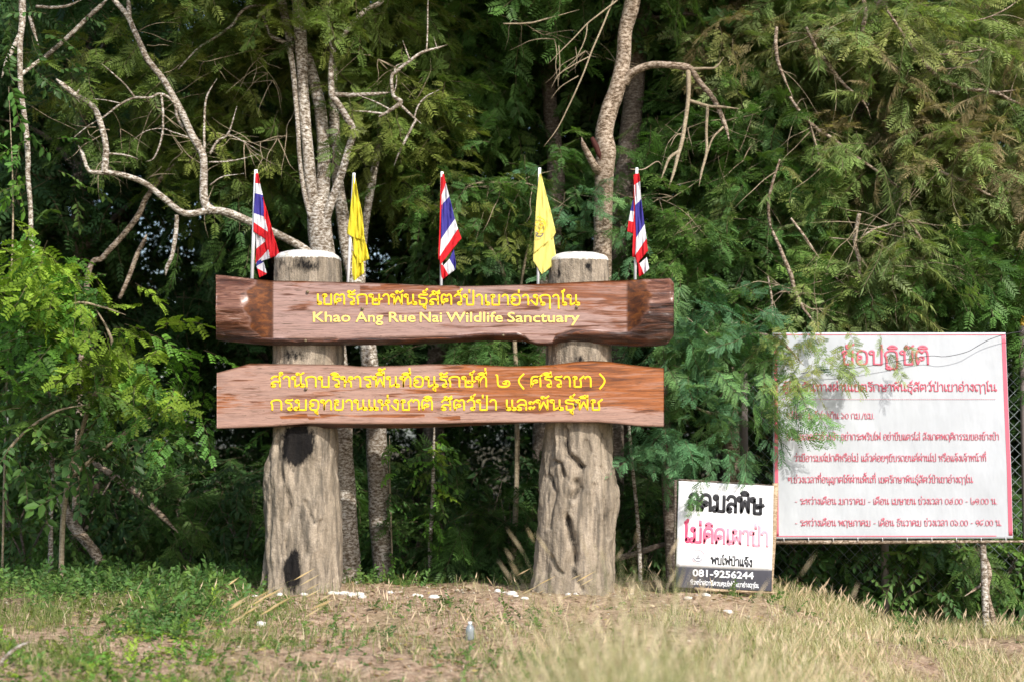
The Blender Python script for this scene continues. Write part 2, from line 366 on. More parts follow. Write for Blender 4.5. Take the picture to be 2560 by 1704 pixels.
pillar('concrete trunk-shaped pillar with a round black burn mark below the lower board',
       [(690, 640), (688, 700), (686, 890), (687, 1070), (686, 1079), (676, 1130), (664, 1159), (660, 1199), (663, 1280), (666, 1366), (663, 1423), (653, 1475), (645, 1492)],
       [(850, 640), (854, 700), (857, 890), (838, 1070), (838, 1079), (841, 1193), (847, 1265), (850, 1337), (852, 1472), (856, 1492)], 650,
       [([L5(350, 200), L5(380, 380), L5(430, 560), L5(480, 740), L5(450, 870)], .045, 5, 10, .42),
        ([L5(610, 700), L5(650, 790), L5(690, 880)], .03, 5, 5, .3), ([L5(440, 1040), L5(445, 1160)], .035, 4, 7, .35),
        ([L5(300, 120), L5(300, 460)], .03, 4, 5, .2), ([L5(510, 420), L5(560, 640), L5(570, 900), L5(610, 1120)], .028, 9, 12, .22),
        ([L5(735, 860), L5(725, 960)], .03, 3, 5, .3), ([L5(310, 700), L5(320, 1460)], .025, 4, 5, .1), ([L5(790, 950), L5(800, 1400)], .02, 4, 4, .1),
        ([L5(700, 380), L5(710, 600)], .02, 14, 12, .2), ([L5(240, 700), L5(260, 1400)], .02, 5, 5, .1)],
       [(755, 1108, 34, 42, 1.0), (746, 1420, 20, 46, .75), (770, 672, 40, 22, .5), (715, 665, 18, 16, .35), (750, 893, 50, 16, .45)], 3, .055)
pillar('rugged bark-textured concrete pillar with deep clefts standing nearer the small notice',
       [(1375, 640), (1372, 700), (1367, 890), (1367, 1060), (1366, 1067), (1357, 1165), (1350, 1251), (1346, 1337), (1340, 1423), (1329, 1475), (1322, 1492)],
       [(1519, 640), (1521, 700), (1527, 890), (1527, 1060), (1528, 1165), (1537, 1205), (1544, 1236), (1543, 1265), (1535, 1308), (1530, 1380), (1532, 1475), (1537, 1492)], 655,
       [([L6(400, 90), L6(400, 220), L6(420, 290), L6(480, 340), L6(540, 400)], .07, 13, 4, .45), ([L6(410, 850), L6(440, 960), L6(470, 1090), L6(475, 1200)], .09, 16, 5, .5),
        ([L6(480, 1150), L6(470, 1300), L6(520, 1440)], .06, 10, 5, .4), ([L6(270, 1180), L6(310, 1270), L6(355, 1310)], .05, 7, 4, .35), ([L6(285, 350), L6(345, 370), L6(375, 470)], .05, 8, 4, .35),
        ([L6(240, 490), L6(275, 570), L6(300, 620), L6(270, 760), L6(250, 920)], .05, 6, 5, .3), ([L6(480, 530), L6(510, 580), L6(450, 660)], .06, 9, 9, .45),
        ([L6(570, 180), L6(600, 270)], .03, 6, 3, .25), ([L6(740, 520), L6(735, 700), L6(750, 1000)], .045, 7, 6, .3), ([L6(630, 560), L6(620, 900), L6(660, 1300)], .03, 7, 8, .15),
        ([L6(690, 400), L6(730, 480)], .03, 4, 3, .3), ([L6(260, 80), L6(270, 300)], .035, 4, 4, .3), ([L6(700, 80), L6(760, 160), L6(745, 330)], .03, 4, 4, .25)],
       [(1470, 675, 14, 20, .55), (1395, 690, 16, 20, .35), (1440, 905, 22, 16, .4)], 21, .06)

# ------------------------------------------------------------ sign boards
def interp(poly):
    p = np.array(poly, float); return lambda x: np.interp(x, p[:, 0], p[:, 1])
YF = -.44
def board(name, label, x0, x1, top, bot, face, depth, mats, kind, lab_mi, paleness, back=-.24, zones=None):
    xs = np.linspace(x0, x1, 340); nf, nb = 30, 12
    V = np.zeros((len(xs), nf+nb, 3)); px2 = np.zeros((len(xs), nf+nb)); py2 = np.zeros_like(px2); mi = np.zeros_like(px2)
    for i, x in enumerate(xs):
        ty, by, fy = top(x), bot(x), min(face(x), bot(x)-.5)
        for j in range(nf+nb):
            py = ty+(fy-ty)*j/(nf-1) if j < nf else fy+(by-fy)*(j-nf+1)/nb
            v = (py-ty)/(by-ty); px2[i, j] = x; py2[i, j] = py
            V[i, j] = at(x, py, depth(x, v, j >= nf, (j-nf+1)/nb if j >= nf else 0)); mi[i, j] = lab_mi(x, v, j >= nf)
    nxs, nys = V.shape[:2]
    end = np.clip((np.abs(px2-(x0+x1)/2)-((x1-x0)/2-74))/14, 0, 1)*(1 if kind == 'log' else .0)
    low = (np.arange(nys) >= nf)[None]*1.0
    V[..., 1] += (fbm(V*np.array([2.2, 3., 13.]), 4, 31)-.5)*(.085*np.maximum(low, end)+.006)
    B = V.copy(); B[..., 1] = back-.02*np.sin(np.linspace(0, np.pi, nys))[None]*-1
    n = nxs*nys; k = np.arange(n).reshape(nxs, nys); q = lambda s: np.stack([s[:-1, :-1], s[:-1, 1:], s[1:, 1:], s[1:, :-1]], -1).reshape(-1, 4)
    F = [q(k), q(k+n)[:, ::-1]]; m0 = mi[:-1, :-1].ravel(); ms = [m0, np.full(len(m0), 1 if len(mats) > 1 else 0)]
    def strip(a, b, m): F.append(np.stack([a[:-1], a[1:], b[1:], b[:-1]], -1)); ms.append(np.full(len(a)-1, m if len(mats) > 1 else 0))
    strip(k[:, 0]+n, k[:, 0], 0 if kind != 'log' else 2); strip(k[:, -1], k[:, -1]+n, 1); strip(k[0], k[0]+n, 2); strip(k[-1]+n, k[-1], 2)
    t = thing(name, label, 'sign board', tuple(at((x0+x1)/2, float(bot((x0+x1)/2)), YF)))
    VV = np.vstack([V.reshape(-1, 3), B.reshape(-1, 3)]); fd = np.array([paleness(a, b) for a, b in zip(px2.ravel(), py2.ravel())])
    at_ = {'paleness': np.concatenate([fd, fd])}
    if zones is not None:
        vv = (py2-py2[:, :1])/(py2[:, -1:]-py2[:, :1]); z = zones(px2, vv, np.arange(nys)[None]*np.ones((nxs, 1)) >= nf)
        for k_, v_ in z.items(): at_[k_] = np.concatenate([v_.ravel(), v_.ravel()])
        if 'bark' in z: at_['bark'][n:] = 1
    mk('plank', VV, [np.vstack(F)], mats, t, mi=np.concatenate(ms), attrs=at_)
    return t
up_top = interp([(540, 687), (600, 693), (650, 699), (685, 702), (760, 703), (880, 706), (1000, 710), (1060, 713), (1105, 714), (1140, 713), (1143, 716), (1200, 715), (1300, 712), (1380, 709), (1450, 705), (1520, 702), (1560, 701), (1600, 698), (1640, 697), (1676, 695), (1685, 708)])
up_bot = interp([(540, 848), (546, 850), (632, 859), (744, 866), (857, 862), (997, 860.6), (1100, 857), (1212, 851), (1310, 852), (1330, 858), (1344, 863), (1380, 863), (1400, 857), (1493, 859), (1577, 865), (1647, 863), (1668, 860), (1682, 842), (1685, 836)])
up_face = interp([(540, 834), (620, 842), (685, 844), (800, 846.6), (913, 844), (1000, 843), (1120, 839.6), (1212, 831), (1291, 831), (1310, 838), (1324, 851), (1338, 855), (1380, 855), (1389, 837), (1437, 820), (1480, 824), (1549, 830), (1565, 828), (1600, 826), (1685, 815)])
def up_dep(x, v, low, w):
    lb = math.sin(math.pi*min(max(v, 0.02), .98))**.6
    endl = 1-sstep(606, 684, x); endr = sstep(1566, 1624, x); e = float(max(endl, endr))
    rr = -.36-.21*lb
    y = YF*(1-e)+rr*e
    if low and e < .99: y += (1-e)*(.01+.13*w**1.3-.055*math.sin(math.pi*w))
    return y
def up_zones(x, v, low):
    lim_l = 612+58*np.abs(v-.42)**1.7*2+6*np.sin(v*23); lim_r = 1628-150*np.abs(v-.30)**1.6+4*np.sin(v*31)
    cl = sstep(-5, 5, x-lim_l)*(1-sstep(681, 685, x)); cr = sstep(1565, 1569, x)*(1-sstep(-5, 5, x-lim_r)); cut = np.maximum(cl, cr)
    log = np.maximum(1-sstep(-5, 5, x-lim_l), sstep(-5, 5, x-lim_r))
    bark = np.maximum(low*(1-sstep(1640, 1690, x)*.3), np.maximum(log*(x < 900)*sstep(.78, .9, v)*.9, log*(x > 900)*sstep(.3, .5, v)*.85))
    return {'log': log, 'cut': cut*(1-.8*low), 'bark': np.clip(bark, 0, 1)}
def up_paleness(x, y):
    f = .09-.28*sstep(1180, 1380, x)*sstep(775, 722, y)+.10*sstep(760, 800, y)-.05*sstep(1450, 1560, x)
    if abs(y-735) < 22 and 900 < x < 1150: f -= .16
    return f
up = board('name_board', 'upper log sign board with bark-edged round ends and Thai and English lettering', 540, 1685, up_top, up_bot, up_face, up_dep, [W_UP], 'log', lambda x, v, low: 0, up_paleness, zones=up_zones)
lo_top = interp([(542, 931), (565, 925), (593, 917), (624, 908), (660, 908), (688, 909), (800, 910), (857, 911), (899, 915), (955, 914), (1011, 912.6), (1067, 909), (1120, 910), (1184, 910), (1268, 915), (1338, 914), (1380, 911), (1437, 904), (1479, 901), (1521, 903), (1577, 911), (1633, 917), (1660, 919)])
lo_face = interp([(540, 1070), (600, 1068), (688, 1064), (772, 1057), (913, 1058.5), (1120, 1057), (1184, 1055), (1380, 1054), (1493, 1054), (1549, 1058.5), (1605, 1064), (1660, 1065.5)])
lo_bot = interp([(540, 1071), (600, 1069.5), (688, 1067), (740, 1067), (800, 1069.5), (913, 1069), (1000, 1070), (1120, 1066), (1250, 1060), (1330, 1056), (1493, 1055), (1549, 1060), (1605, 1066), (1660, 1067)])
def lo_dep(x, v, low, w): return YF+(.012+.13*w if low else 0)
def lo_paleness(x, y):
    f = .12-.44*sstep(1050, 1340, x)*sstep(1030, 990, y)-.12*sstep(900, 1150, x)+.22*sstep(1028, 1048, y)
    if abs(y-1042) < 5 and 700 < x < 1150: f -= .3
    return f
lo = board('agency_board', 'lower live-edge sign board with two lines of yellow Thai lettering', 542, 1660, lo_top, lo_bot, lo_face, lo_dep, [W_LO, W_BARK, W_CUT], 'plank', lambda x, v, low: 1 if low else 0, lo_paleness)
def bolt(parent, px, py, r=.016, y=YF):
    c = at(px, py, y); tubes('bolt', [([c+Vector((0, .02, 0)), c+Vector((0, -.012, 0))], r, dict(sides=8, sub=1, rough=0))], BOLT, parent)
for p in ((769, 730), (906, 772), (1442, 768), (764, 851, .014), (1258, 838, .012)): bolt(up, *p[:2], *(p[2:]), y=YF-.005)
for p in ((765, 971), (1439, 1011)): bolt(lo, *p, y=YF-.003)

# ------------------------------------------------------------ stroke lettering
# glyph: advance, strokes of points; ('o',x,y,r) draws a ring; doubled points keep a corner sharp
def S(s): return [tuple(float(v) for v in p.split(',')) for p in s.split()]
GL = {}
def g(ch, adv, strokes, rings=()): GL[ch] = (adv, [S(s) for s in strokes.split('|') if s.strip()], [(r if len(r) == 3 else (*r, .125)) for r in rings])
g('ก', .85, '.12,0 .12,.55 .03,.66 .1,.92 .4,1.02 .66,.94 .7,.7 .7,0')
g('ข', .78, '.1,.88 .1,.74 .17,.64 .17,0 .17,0 .62,0 .62,0 .62,1', [(.2, .87)])
g('ค', .84, '.1,0 .1,.8 .22,1 .52,1.02 .69,.86 .69,0|.28,.45 .12,.1', [(.37, .53)])
g('ง', .6, '.46,.88 .46,.1 .42,0 .34,.02 .05,.45', [(.34, .87)])
g('จ', .74, '.07,.78 .14,.98 .4,1.02 .62,.86 .62,.12 .52,-.02 .4,0 .36,.15 .36,.45', [(.25, .5)])
g('ช', .78, '.1,.88 .1,.74 .17,.64 .17,0 .17,0 .58,0 .58,0 .58,.55 .5,.72 .62,.86 .76,1.04', [(.2, .87)])
g('ด', .84, '.13,0 .13,.1 .06,.35 .07,.82 .24,1.02 .52,1.02 .69,.86 .69,0|.27,.36 .13,.03', [(.36, .44)])
g('ต', .86, '.13,0 .13,.1 .06,.35 .06,.84 .17,1.02 .29,.98 .39,.84 .39,.84 .49,.98 .62,1.02 .71,.82 .71,0|.27,.36 .13,.03', [(.36, .44)])
g('ถ', .85, '.12,.1 .12,.55 .03,.66 .1,.92 .4,1.02 .66,.94 .7,.7 .7,0', [(.24, .11)])
g('ภ', .9, '.2,.1 .2,.55 .1,.66 .17,.92 .45,1.02 .7,.94 .74,.7 .74,0', [(.09, .11)])
g('ท', .82, '.24,.87 .24,0 .24,0 .24,.5 .44,.96 .58,1.0 .68,.84 .68,0', [(.13, .87)])
g('ธ', .76, '.68,1.0 .52,.93 .25,1.02 .09,.86 .16,.66 .55,.62 .64,.5 .63,.1 .5,0 .18,0 .18,0 .17,.4')
g('น', .86, '.24,.87 .24,0 .24,0 .58,.26|.6,.14 .6,1', [(.13, .87), (.71, .12)])
g('บ', .82, '.24,.87 .24,0 .24,0 .67,0 .67,0 .67,1', [(.13, .87)])
g('ป', .82, '.24,.87 .24,0 .24,0 .67,0 .67,0 .67,1.4', [(.13, .87)])
g('ผ', .78, '.12,.87 .12,0 .12,0 .38,.55 .38,.55 .64,0 .64,0 .64,1', [(.23, .87)])
g('พ', .88, '.23,.87 .23,0 .23,0 .48,.8 .48,.8 .73,0 .73,0 .73,1', [(.12, .87)])
g('ฟ', .88, '.23,.87 .23,0 .23,0 .48,.8 .48,.8 .73,0 .73,0 .73,1.4', [(.12, .87)])
g('ม', .94, '.34,.87 .34,.14|.26,.06 .42,.0 .78,0 .78,0 .78,1', [(.23, .87), (.17, .13, .14)])
g('ย', .76, '.1,.86 .1,.62 .2,.52 .3,.52|.2,.52 .1,.42 .1,.1 .2,0 .5,0 .62,.1 .62,1', [(.21, .87)])
g('ร', .64, '.56,1.04 .44,.95 .2,1.0 .1,.85 .18,.72 .42,.68 .5,.54 .5,.12', [(.39, .12)])
g('ล', .78, '.08,.78 .2,1.02 .46,1.02 .63,.86 .63,0|.1,.13 .1,.38 .26,.54 .48,.52 .62,.4', [(.21, .12)])
g('ว', .64, '.06,.8 .15,.99 .36,1.02 .51,.86 .51,.12', [(.4, .12)])
g('ศ', .86, '.1,0 .1,.8 .22,1 .52,1.02 .69,.86 .69,0|.28,.45 .12,.1|.58,.94 .82,1.16', [(.37, .53)])
g('ษ', .88, '.24,.87 .24,0 .24,0 .67,0 .67,0 .67,1|.52,.45 .6,.4 .86,.56', [(.13, .87), (.45, .46, .09)])
g('ส', .8, '.08,.78 .2,1.02 .46,1.02 .63,.86 .63,0|.1,.13 .1,.38 .26,.54 .48,.52 .62,.4|.5,.97 .74,1.18', [(.21, .12)])
g('ห', .8, '.23,.87 .23,0 .23,0|.23,.38 .42,.56 .52,.78|.42,.58 .6,.5 .64,.35 .64,0', [(.12, .87), (.61, .86)])
g('อ', .78, '.1,.76 .2,1.0 .45,1.02 .65,.86 .65,.14 .5,-.02 .22,0 .1,.14 .1,.5', [(.22, .52)])
g('ะ', .46, '.2,.62 .3,.66 .38,.86|.2,.1 .3,.14 .38,.34', [(.13, .7, .1), (.13, .18, .1)])
g('า', .56, '.05,.8 .13,.99 .3,1.02 .43,.86 .43,0')
g('ๅ', .58, '.05,.8 .13,.99 .3,1.02 .43,.86 .43,-.36')
g('ำ', .56, '.05,.8 .13,.99 .3,1.02 .43,.86 .43,0', [(-.1, 1.3, .1)])
g('เ', .38, '.12,1 .12,.12', [(.23, .12)])
g('แ', .7, '.12,1 .12,.12|.46,1 .46,.12', [(.23, .12), (.57, .12)])
g('ใ', .4, '.14,.12 .14,1.15 .06,1.3 .12,1.46 .26,1.42', [(.25, .12), (.2, 1.34, .08)])
g('ไ', .4, '.14,.12 .14,1.18 .05,1.3 .08,1.38 .2,1.36 .22,1.53', [(.25, .12)])
g('ฤ', .85, '.12,.1 .12,.55 .03,.66 .1,.92 .4,1.02 .66,.94 .7,.7 .7,-.36', [(.24, .11)])
g('ๆ', .66, '.08,.75 .2,1 .45,1.02 .55,.8 .46,.6 .55,.35 .45,-.3', [(.2, .7)])
g('ญ', .98, '.12,.1 .12,.55 .03,.66 .1,.92 .34,1.02 .52,.92 .52,0 .52,0 .82,0 .82,0 .82,1|.3,-.22 .5,-.14 .7,-.3', [(.24, .11)])
g('ณ', .98, '.12,.1 .12,.55 .03,.66 .1,.92 .34,1.02 .52,.92 .52,.12 .82,.3|.82,.1 .82,1', [(.24, .11), (.92, .12)])
g('ฏ', .88, '.12,0 .12,.55 .03,.66 .1,.92 .4,1.02 .66,.94 .7,.7 .7,-.3 .55,-.4 .45,-.25 .3,-.4|.12,0 .12,-.1', [(.2, -.24, .1)])
g('๐', .72, '.34,0 .1,.12 .06,.5 .12,.88 .34,1 .58,.88 .64,.5 .58,.12 .34,0'); g('๑', .72, '.4,.4 .3,.3 .1,.45 .08,.8 .3,1.02 .55,.95 .66,.6 .55,.1 .3,0', [(.35, .5, .09)])
g('๒', .86, '.02,1.16 .1,1.1 .1,.5 .14,.1 .28,0 .6,0 .76,.2 .74,.52 .58,.6 .44,.46', [(.5, .36, .1)])
g('๓', .86, '.2,.5 .1,.6 .1,.85 .22,1 .38,.7 .38,.7 .55,1 .72,.85 .72,0', [(.27, .46, .1)]); g('๕', .8, '.3,.35 .12,.5 .1,.15 .3,0 .6,.1 .66,.6 .5,.9 .2,.75|.5,.9 .75,1.15', [(.32, .42, .09)])
g('๖', .8, '.1,1.1 .2,.9 .5,.75 .66,.45 .55,.08 .3,0 .12,.2', [(.22, .25, .11)]); g('๘', .8, '.55,.25 .3,.02 .08,.3 .1,.8 .35,1 .6,.9 .75,1.12', [(.5, .36, .1)])
g('(', .42, '.34,1.25 .12,.8 .1,.4 .34,-.2'); g(')', .42, '.06,1.25 .28,.8 .3,.4 .06,-.2'); g('-', .5, '.08,.45 .42,.45'); g('.', .26, '.1,.0 .14,.05'); g('/', .5, '.06,-.1 .42,1.1'); g(' ', .42, '')
g('ั', 0, '-.32,1.2 -.2,1.18 -.02,1.38', [(-.4, 1.24, .09)]); g('ิ', 0, '-.62,1.17 -.62,1.17 -.5,1.34 -.28,1.36 -.1,1.17 -.1,1.17 -.62,1.17')
g('ี', 0, '-.62,1.17 -.62,1.17 -.5,1.34 -.28,1.36 -.1,1.17 -.1,1.17 -.62,1.17|-.1,1.17 -.1,1.46'); g('ื', 0, '-.62,1.17 -.62,1.17 -.5,1.34 -.28,1.36 -.1,1.17 -.1,1.17 -.62,1.17|-.1,1.17 -.1,1.46|-.26,1.36 -.26,1.46')
g('่', 0, '-.14,1.18 -.14,1.48'); g('้', 0, '-.42,1.2 -.3,1.18 -.24,1.3 -.02,1.46', [(-.36, 1.34, .08)]); g('์', 0, '-.18,1.33 -.02,1.56', [(-.22, 1.26, .09)])
g('็', 0, '-.5,1.18 -.5,1.34 -.36,1.4 -.2,1.34 -.02,1.46', [(-.34, 1.24, .08)])
g('ุ', 0, '-.14,-.16 -.14,-.44', [(-.22, -.2, .07)]); g('ู', 0, '-.34,-.14 -.34,-.4 -.34,-.4 -.1,-.4 -.1,-.4 -.1,-.14')
def chaikin(p, it=2):
    p = np.array(p, float)
    for _ in range(it):
        if len(p) < 3: break
        q = np.empty((2*len(p)-2, 2)); q[0::2] = .75*p[:-1]+.25*p[1:]; q[1::2] = .25*p[:-1]+.75*p[1:]; p = np.vstack([p[:1], q, p[-1:]])
    d = np.r_[True, np.hypot(*np.diff(p, axis=0).T) > 1e-4]; return p[d]
def thai(text):
    """list of stroke polylines in em units and the total advance"""
    x = 0; out = []; wd = []; w_ = 0; prev = None; stack = False; tall = False
    for ch in text:
        if ch == ' ': w_ += 1
        adv, st, rg = GL[ch]; dx = x; dy = 0
        if adv == 0:
            if ch in '่้์' :
                if stack: dy = .32
                stack = True
            elif ch not in 'ุู': stack = True
            if tall and ch not in 'ุู': dx -= .22
            if ch in 'ุู' and prev in 'ฏญ': dy = -.2
            dx -= .06
        else:
            stack = False; tall = ch in 'ปฟ'
        for s in st: out.append(chaikin(s)+(dx, dy))
        for cx, cy, r in rg:
            a = np.linspace(0, 2*np.pi, 11); out.append(np.stack([dx+cx+r*np.cos(a), dy+cy+r*np.sin(a)], -1))
        wd += [w_]*(len(out)-len(wd)); x += adv; prev = ch
    return out, x-.1, wd
def ribbons(lines, w, mapf, hgt):
    """flattened tubes of half-width w (units of the 2D layout) laid on the surface mapf(x,y,lift)"""
    V, F = [], []; o = 0
    for ln in lines:
        p = np.array(ln, float)
        if len(p) < 2: continue
        t = np.gradient(p, axis=0); t /= np.linalg.norm(t, axis=1)[:, None]+1e-9
        closed = np.hypot(*(p[0]-p[-1])) < 1e-6
        if not closed: p = p.copy(); p[0] -= t[0]*w*.6; p[-1] += t[-1]*w*.6
        n = np.stack([-t[:, 1], t[:, 0]], -1); k = len(p)
        for q, r in zip(p, n):
            for s, h in ((-1, 0), (-.72, 1), (.72, 1), (1, 0)): V.append(mapf(q[0]+r[0]*s*w, q[1]+r[1]*s*w, hgt*h))
        a = o+np.arange(k)*4
        for j in range(3): F.append(np.stack([a[:-1]+j, a[1:]+j, a[1:]+j+1, a[:-1]+j+1], -1))
        F.append(np.array([[a[0], a[0]+1, a[0]+2, a[0]+3], [a[-1]+3, a[-1]+2, a[-1]+1, a[-1]]])); o += 4*k
    return np.array([tuple(v) for v in V]), np.vstack(F)
def letter_line(name, text, m, parent, uv, x0, x1, base, H, w, hgt=.003, slope=0, col=None):
    """lays text between x0..x1 (surface coordinates, y down) on the surface uv(x,y,lift)"""
    ls, tot, wd = thai(text); sx = (x1-x0)/tot
    f = lambda x, y, h: uv(x0+x*sx, base-y*H+slope*x/tot, h)
    # keep stroke width even although x and y scale differ
    k = sx/H; ls = [l*(k, 1) for l in ls]
    for q in sorted(set(wd)):
        V, F = ribbons([l for l, i in zip(ls, wd) if i == q], w, lambda x, y, h: f(x/k, y, h), hgt)
        mk(name, V, F, m, parent, smooth=False, tint=(col(V) if col else None))
def latin_line(name, text, m, parent, uv, x0, x1, base, H, bold, hgt=.003, slope=0, size_ref=.682):
    c = bpy.data.curves.new('t', 'FONT'); c.body = text; c.bevel_depth = bold; c.bevel_resolution = 0; c.resolution_u = 3
    o = bpy.data.objects.new('t', c); COL.objects.link(o); bpy.context.view_layer.update()
    me = bpy.data.meshes.new_from_object(o.evaluated_get(bpy.context.evaluated_depsgraph_get()))
    bpy.data.objects.remove(o); bpy.data.curves.remove(c)
    v = np.zeros(len(me.vertices)*3, np.float32); me.vertices.foreach_get('co', v); v = v.reshape(-1, 3)
    a, b = v[:, 0].min(), v[:, 0].max(); zb = max(bold, 1e-4)
    W_ = np.array([tuple(uv(x0+(p[0]-a)/(b-a)*(x1-x0), base-p[1]/size_ref*H+slope*(p[0]-a)/(b-a), hgt*(p[2]/zb*.5+.5))) for p in v], np.float32)
    me.vertices.foreach_set('co', W_.ravel()); me.materials.clear(); me.materials.append(m); me.name = name; me.update()
    return link(name, me, parent)
def face_uv(px, py, h): return at(px, py, YF-.0035-h)
LH, LW = .0014, .09
letter_line('lettering', 'เขตรักษาพันธุ์สัตว์ป่าเขาอ่างฤๅไน', YEL, up, face_uv, 790, 1446, 761, 25, LW, LH, slope=2)
for wd, a, b in (('Khao', 782, 876), ('Ang', 888, 958), ('Rue', 972, 1039), ('Nai', 1049, 1105), ('Wildlife', 1115, 1257), ('Sanctuary', 1268, 1449)):
    latin_line('lettering', wd, YELP, up, face_uv, a, b, 804.5+(a-782)/660, 24, .018, LH)
for wd, a, b in (('สำนักบริหารพื้นที่อนุรักษ์ที่', 675, 1217), ('๒', 1239, 1274), ('(', 1291, 1308), ('ศรีราชา', 1324, 1478), (')', 1496, 1513)):
    letter_line('lettering', wd, YEL, lo, face_uv, a, b, 966, 25.5, LW, LH)
for wd, a, b in (('กรมอุทยานแห่งชาติ', 676, 1082), ('สัตว์ป่า', 1101, 1241), ('และพันธุ์พืช', 1262, 1502)):
    letter_line('lettering', wd, YEL, lo, face_uv, a, b, 1024, 25, LW, LH, slope=-.4)

# ------------------------------------------------------------ flags
YP = -.17
Z3 = lambda x, y: (600+x/4.207, 400+y/4.207)
Z4 = lambda x, y: (1080+x/3.8, 400+y/3.8)
def loft(lines, cols, tr, Y, seed, wave=.02, nx=14, ny=8, curl=0):
    """cloth between successive edge lines (each a left and a right point, in zoom pixels); one colour per band"""
    V, M = [], []
    for i, c in enumerate(cols):
        M += [c]*(nx*ny)
        for a in np.linspace(0, 1, ny+1)[(1 if i else 0):]:
            l = np.array(lines[i][0])*(1-a)+np.array(lines[i+1][0])*a; r = np.array(lines[i][1])*(1-a)+np.array(lines[i+1][1])*a
            for b in np.linspace(0, 1, nx+1):
                q = tr(*(l*(1-b)+r*b)); dy = wave*(math.sin(q[0]*.33+q[1]*.05+seed)+.6*math.sin(q[0]*.7-q[1]*.04+seed*2))
                V.append(at(q[0], q[1], Y+dy*(.25+b)-curl*b))
    k = np.arange(len(V)).reshape(-1, nx+1); F = np.stack([k[:-1, :-1], k[1:, :-1], k[1:, 1:], k[:-1, 1:]], -1).reshape(-1, 4)
    return np.array([tuple(v) for v in V]), F, M
def flag(label, top, bot, sheets, mats, group, r=.015):
    T, Bm = at(*top, YP), at(*bot, YP); low = Bm-(T-Bm).normalized()*.18
    t = thing('flag', label, 'flag', tuple(low), group)
    tubes('pole', [([low, T], r, dict(sides=10, sub=1, rough=0))], WHITE, t)
    VV, FF, MM = [], [], []; o = 0
    for V, F, M in sheets: VV.append(V); FF.append(F+o); MM += M; o += len(V)
    c = mk('cloth', np.vstack(VV), np.vstack(FF), mats, t, mi=MM)
    s = c.modifiers.new('thickness', 'SOLIDIFY'); s.thickness = .003; s.offset = 0
    return t, c
RWB = [F_RED, F_WHT, F_BLU]
NG, YG = 'small national flags on the sign', 'small yellow flags on the sign'
flag('tricolour national flag with a broad red fold beside the first pillar', (640, 425), (630, 695), [
    loft([((165, 140), (190, 140)), ((160, 245), (210, 250)), ((155, 350), (238, 370)), ((145, 560), (258, 600)), ((143, 655), (296, 760)), ((140, 755), (272, 838))], [0, 1, 2, 1, 0], Z3, YP-.03, 1),
    loft([((238, 390), (242, 390)), ((252, 590), (302, 600)), ((290, 755), (348, 770)), ((265, 838), (385, 890)), ((285, 950), (418, 997)), ((325, 1032), (330, 1030))], [0]*5, Z3, YP-.02, 2),
    loft([((165, 760), (285, 835)), ((170, 935), (275, 850)), ((162, 1092), (295, 945)), ((230, 1062), (326, 1032))], [1, 0, 1], Z3, YP-.005, 3),
    loft([((178, 1066), (236, 1040)), ((170, 1120), (245, 1075)), ((180, 1140), (284, 1195)), ((205, 1238), (280, 1200))], [2, 1, 0], Z3, YP-.012, 4)], RWB, NG, .018)
flag('plain yellow flag hanging limp between the first pillar and the middle of the board', (885, 433), (870, 706), [
    loft([((1195, 150), (1206, 150)), ((1180, 350), (1240, 350)), ((1150, 600), (1292, 600)), ((1124, 775), (1305, 800)), ((1190, 812), (1315, 850))], [0]*4, Z3, YP-.03, 1, .03),
    loft([((1186, 800), (1300, 800)), ((1188, 900), (1330, 900)), ((1195, 980), (1362, 1042)), ((1255, 1088), (1262, 1088))], [0]*3, Z3, YP-.018, 2.2, .03),
    loft([((1182, 960), (1290, 1030)), ((1180, 1090), (1298, 1090)), ((1180, 1190), (1306, 1190)), ((1196, 1272), (1205, 1270))], [0]*3, Z3, YP-.004, 4, .03)], [F_YEL], YG)
flag('tricolour national flag standing over the middle of the boards between two yellow flags', (1105, 430), (1103, 712), [
    loft([((98, 135), (114, 135)), ((92, 330), (130, 225)), ((92, 430), (164, 345)), ((84, 755), (217, 560)), ((74, 915), (247, 655)), ((78, 1000), (280, 745))], [0, 1, 2, 1, 0], Z4, YP-.03, 1),
    loft([((84, 160), (104, 160)), ((72, 600), (96, 600)), ((58, 945), (82, 960))], [0, 0], Z4, YP-.021, 2, .006),
    loft([((76, 985), (95, 1142)), ((107, 1005), (157, 1092)), ((165, 940), (222, 1042)), ((208, 850), (225, 985))], [0, 1, 2], Z4, YP-.008, 3)], RWB, NG)
t4, c4 = flag('pale yellow flag with an orange emblem beside the second pillar', (1349, 420), (1345, 712), [
    loft([((1018, 130), (1036, 130)), ((1000, 300), (1076, 290)), ((984, 500), (1132, 500)), ((974, 700), (1176, 690)), ((962, 892), (1152, 735))], [0]*4, Z4, YP-.04, 2, .012),
    loft([((963, 870), (1150, 720)), ((961, 960), (1188, 975)), ((1044, 1086), (1052, 1080))], [0]*2, Z4, YP-.026, 5, .012)], [F_YL2], YG)
em = mat('orange_emblem_print', (.86, .50, .03), .7); eb = mat('navy_emblem_print', (.05, .045, .16), .7)
def emb(name, lines, w, m):
    V, F = ribbons([chaikin(l) for l in lines], w, lambda x, y, h: at(*Z4(x, y), YP-.072-h), .002); mk(name, V, F, m, c4)
ang = lambda cx, cy, rx, ry, a, b: [(cx+rx*math.cos(R(q)), cy+ry*math.sin(R(q))) for q in range(a, b+1, 20)]
emb('emblem', [ang(1030, 625, 52, 72, -80, 120), ang(1048, 605, 20, 22, -150, 150), ang(1010, 640, 25, 40, -60, 180), S('1000,548 1012,535 1022,552 1034,540'), S('985,600 998,585 1008,600')], 5, em)
emb('emblem', [S('985,695 1000,690 1004,706 990,708'), S('990,720 1010,732 1040,726 1056,704 1044,694 1032,702')], 3.4, eb)
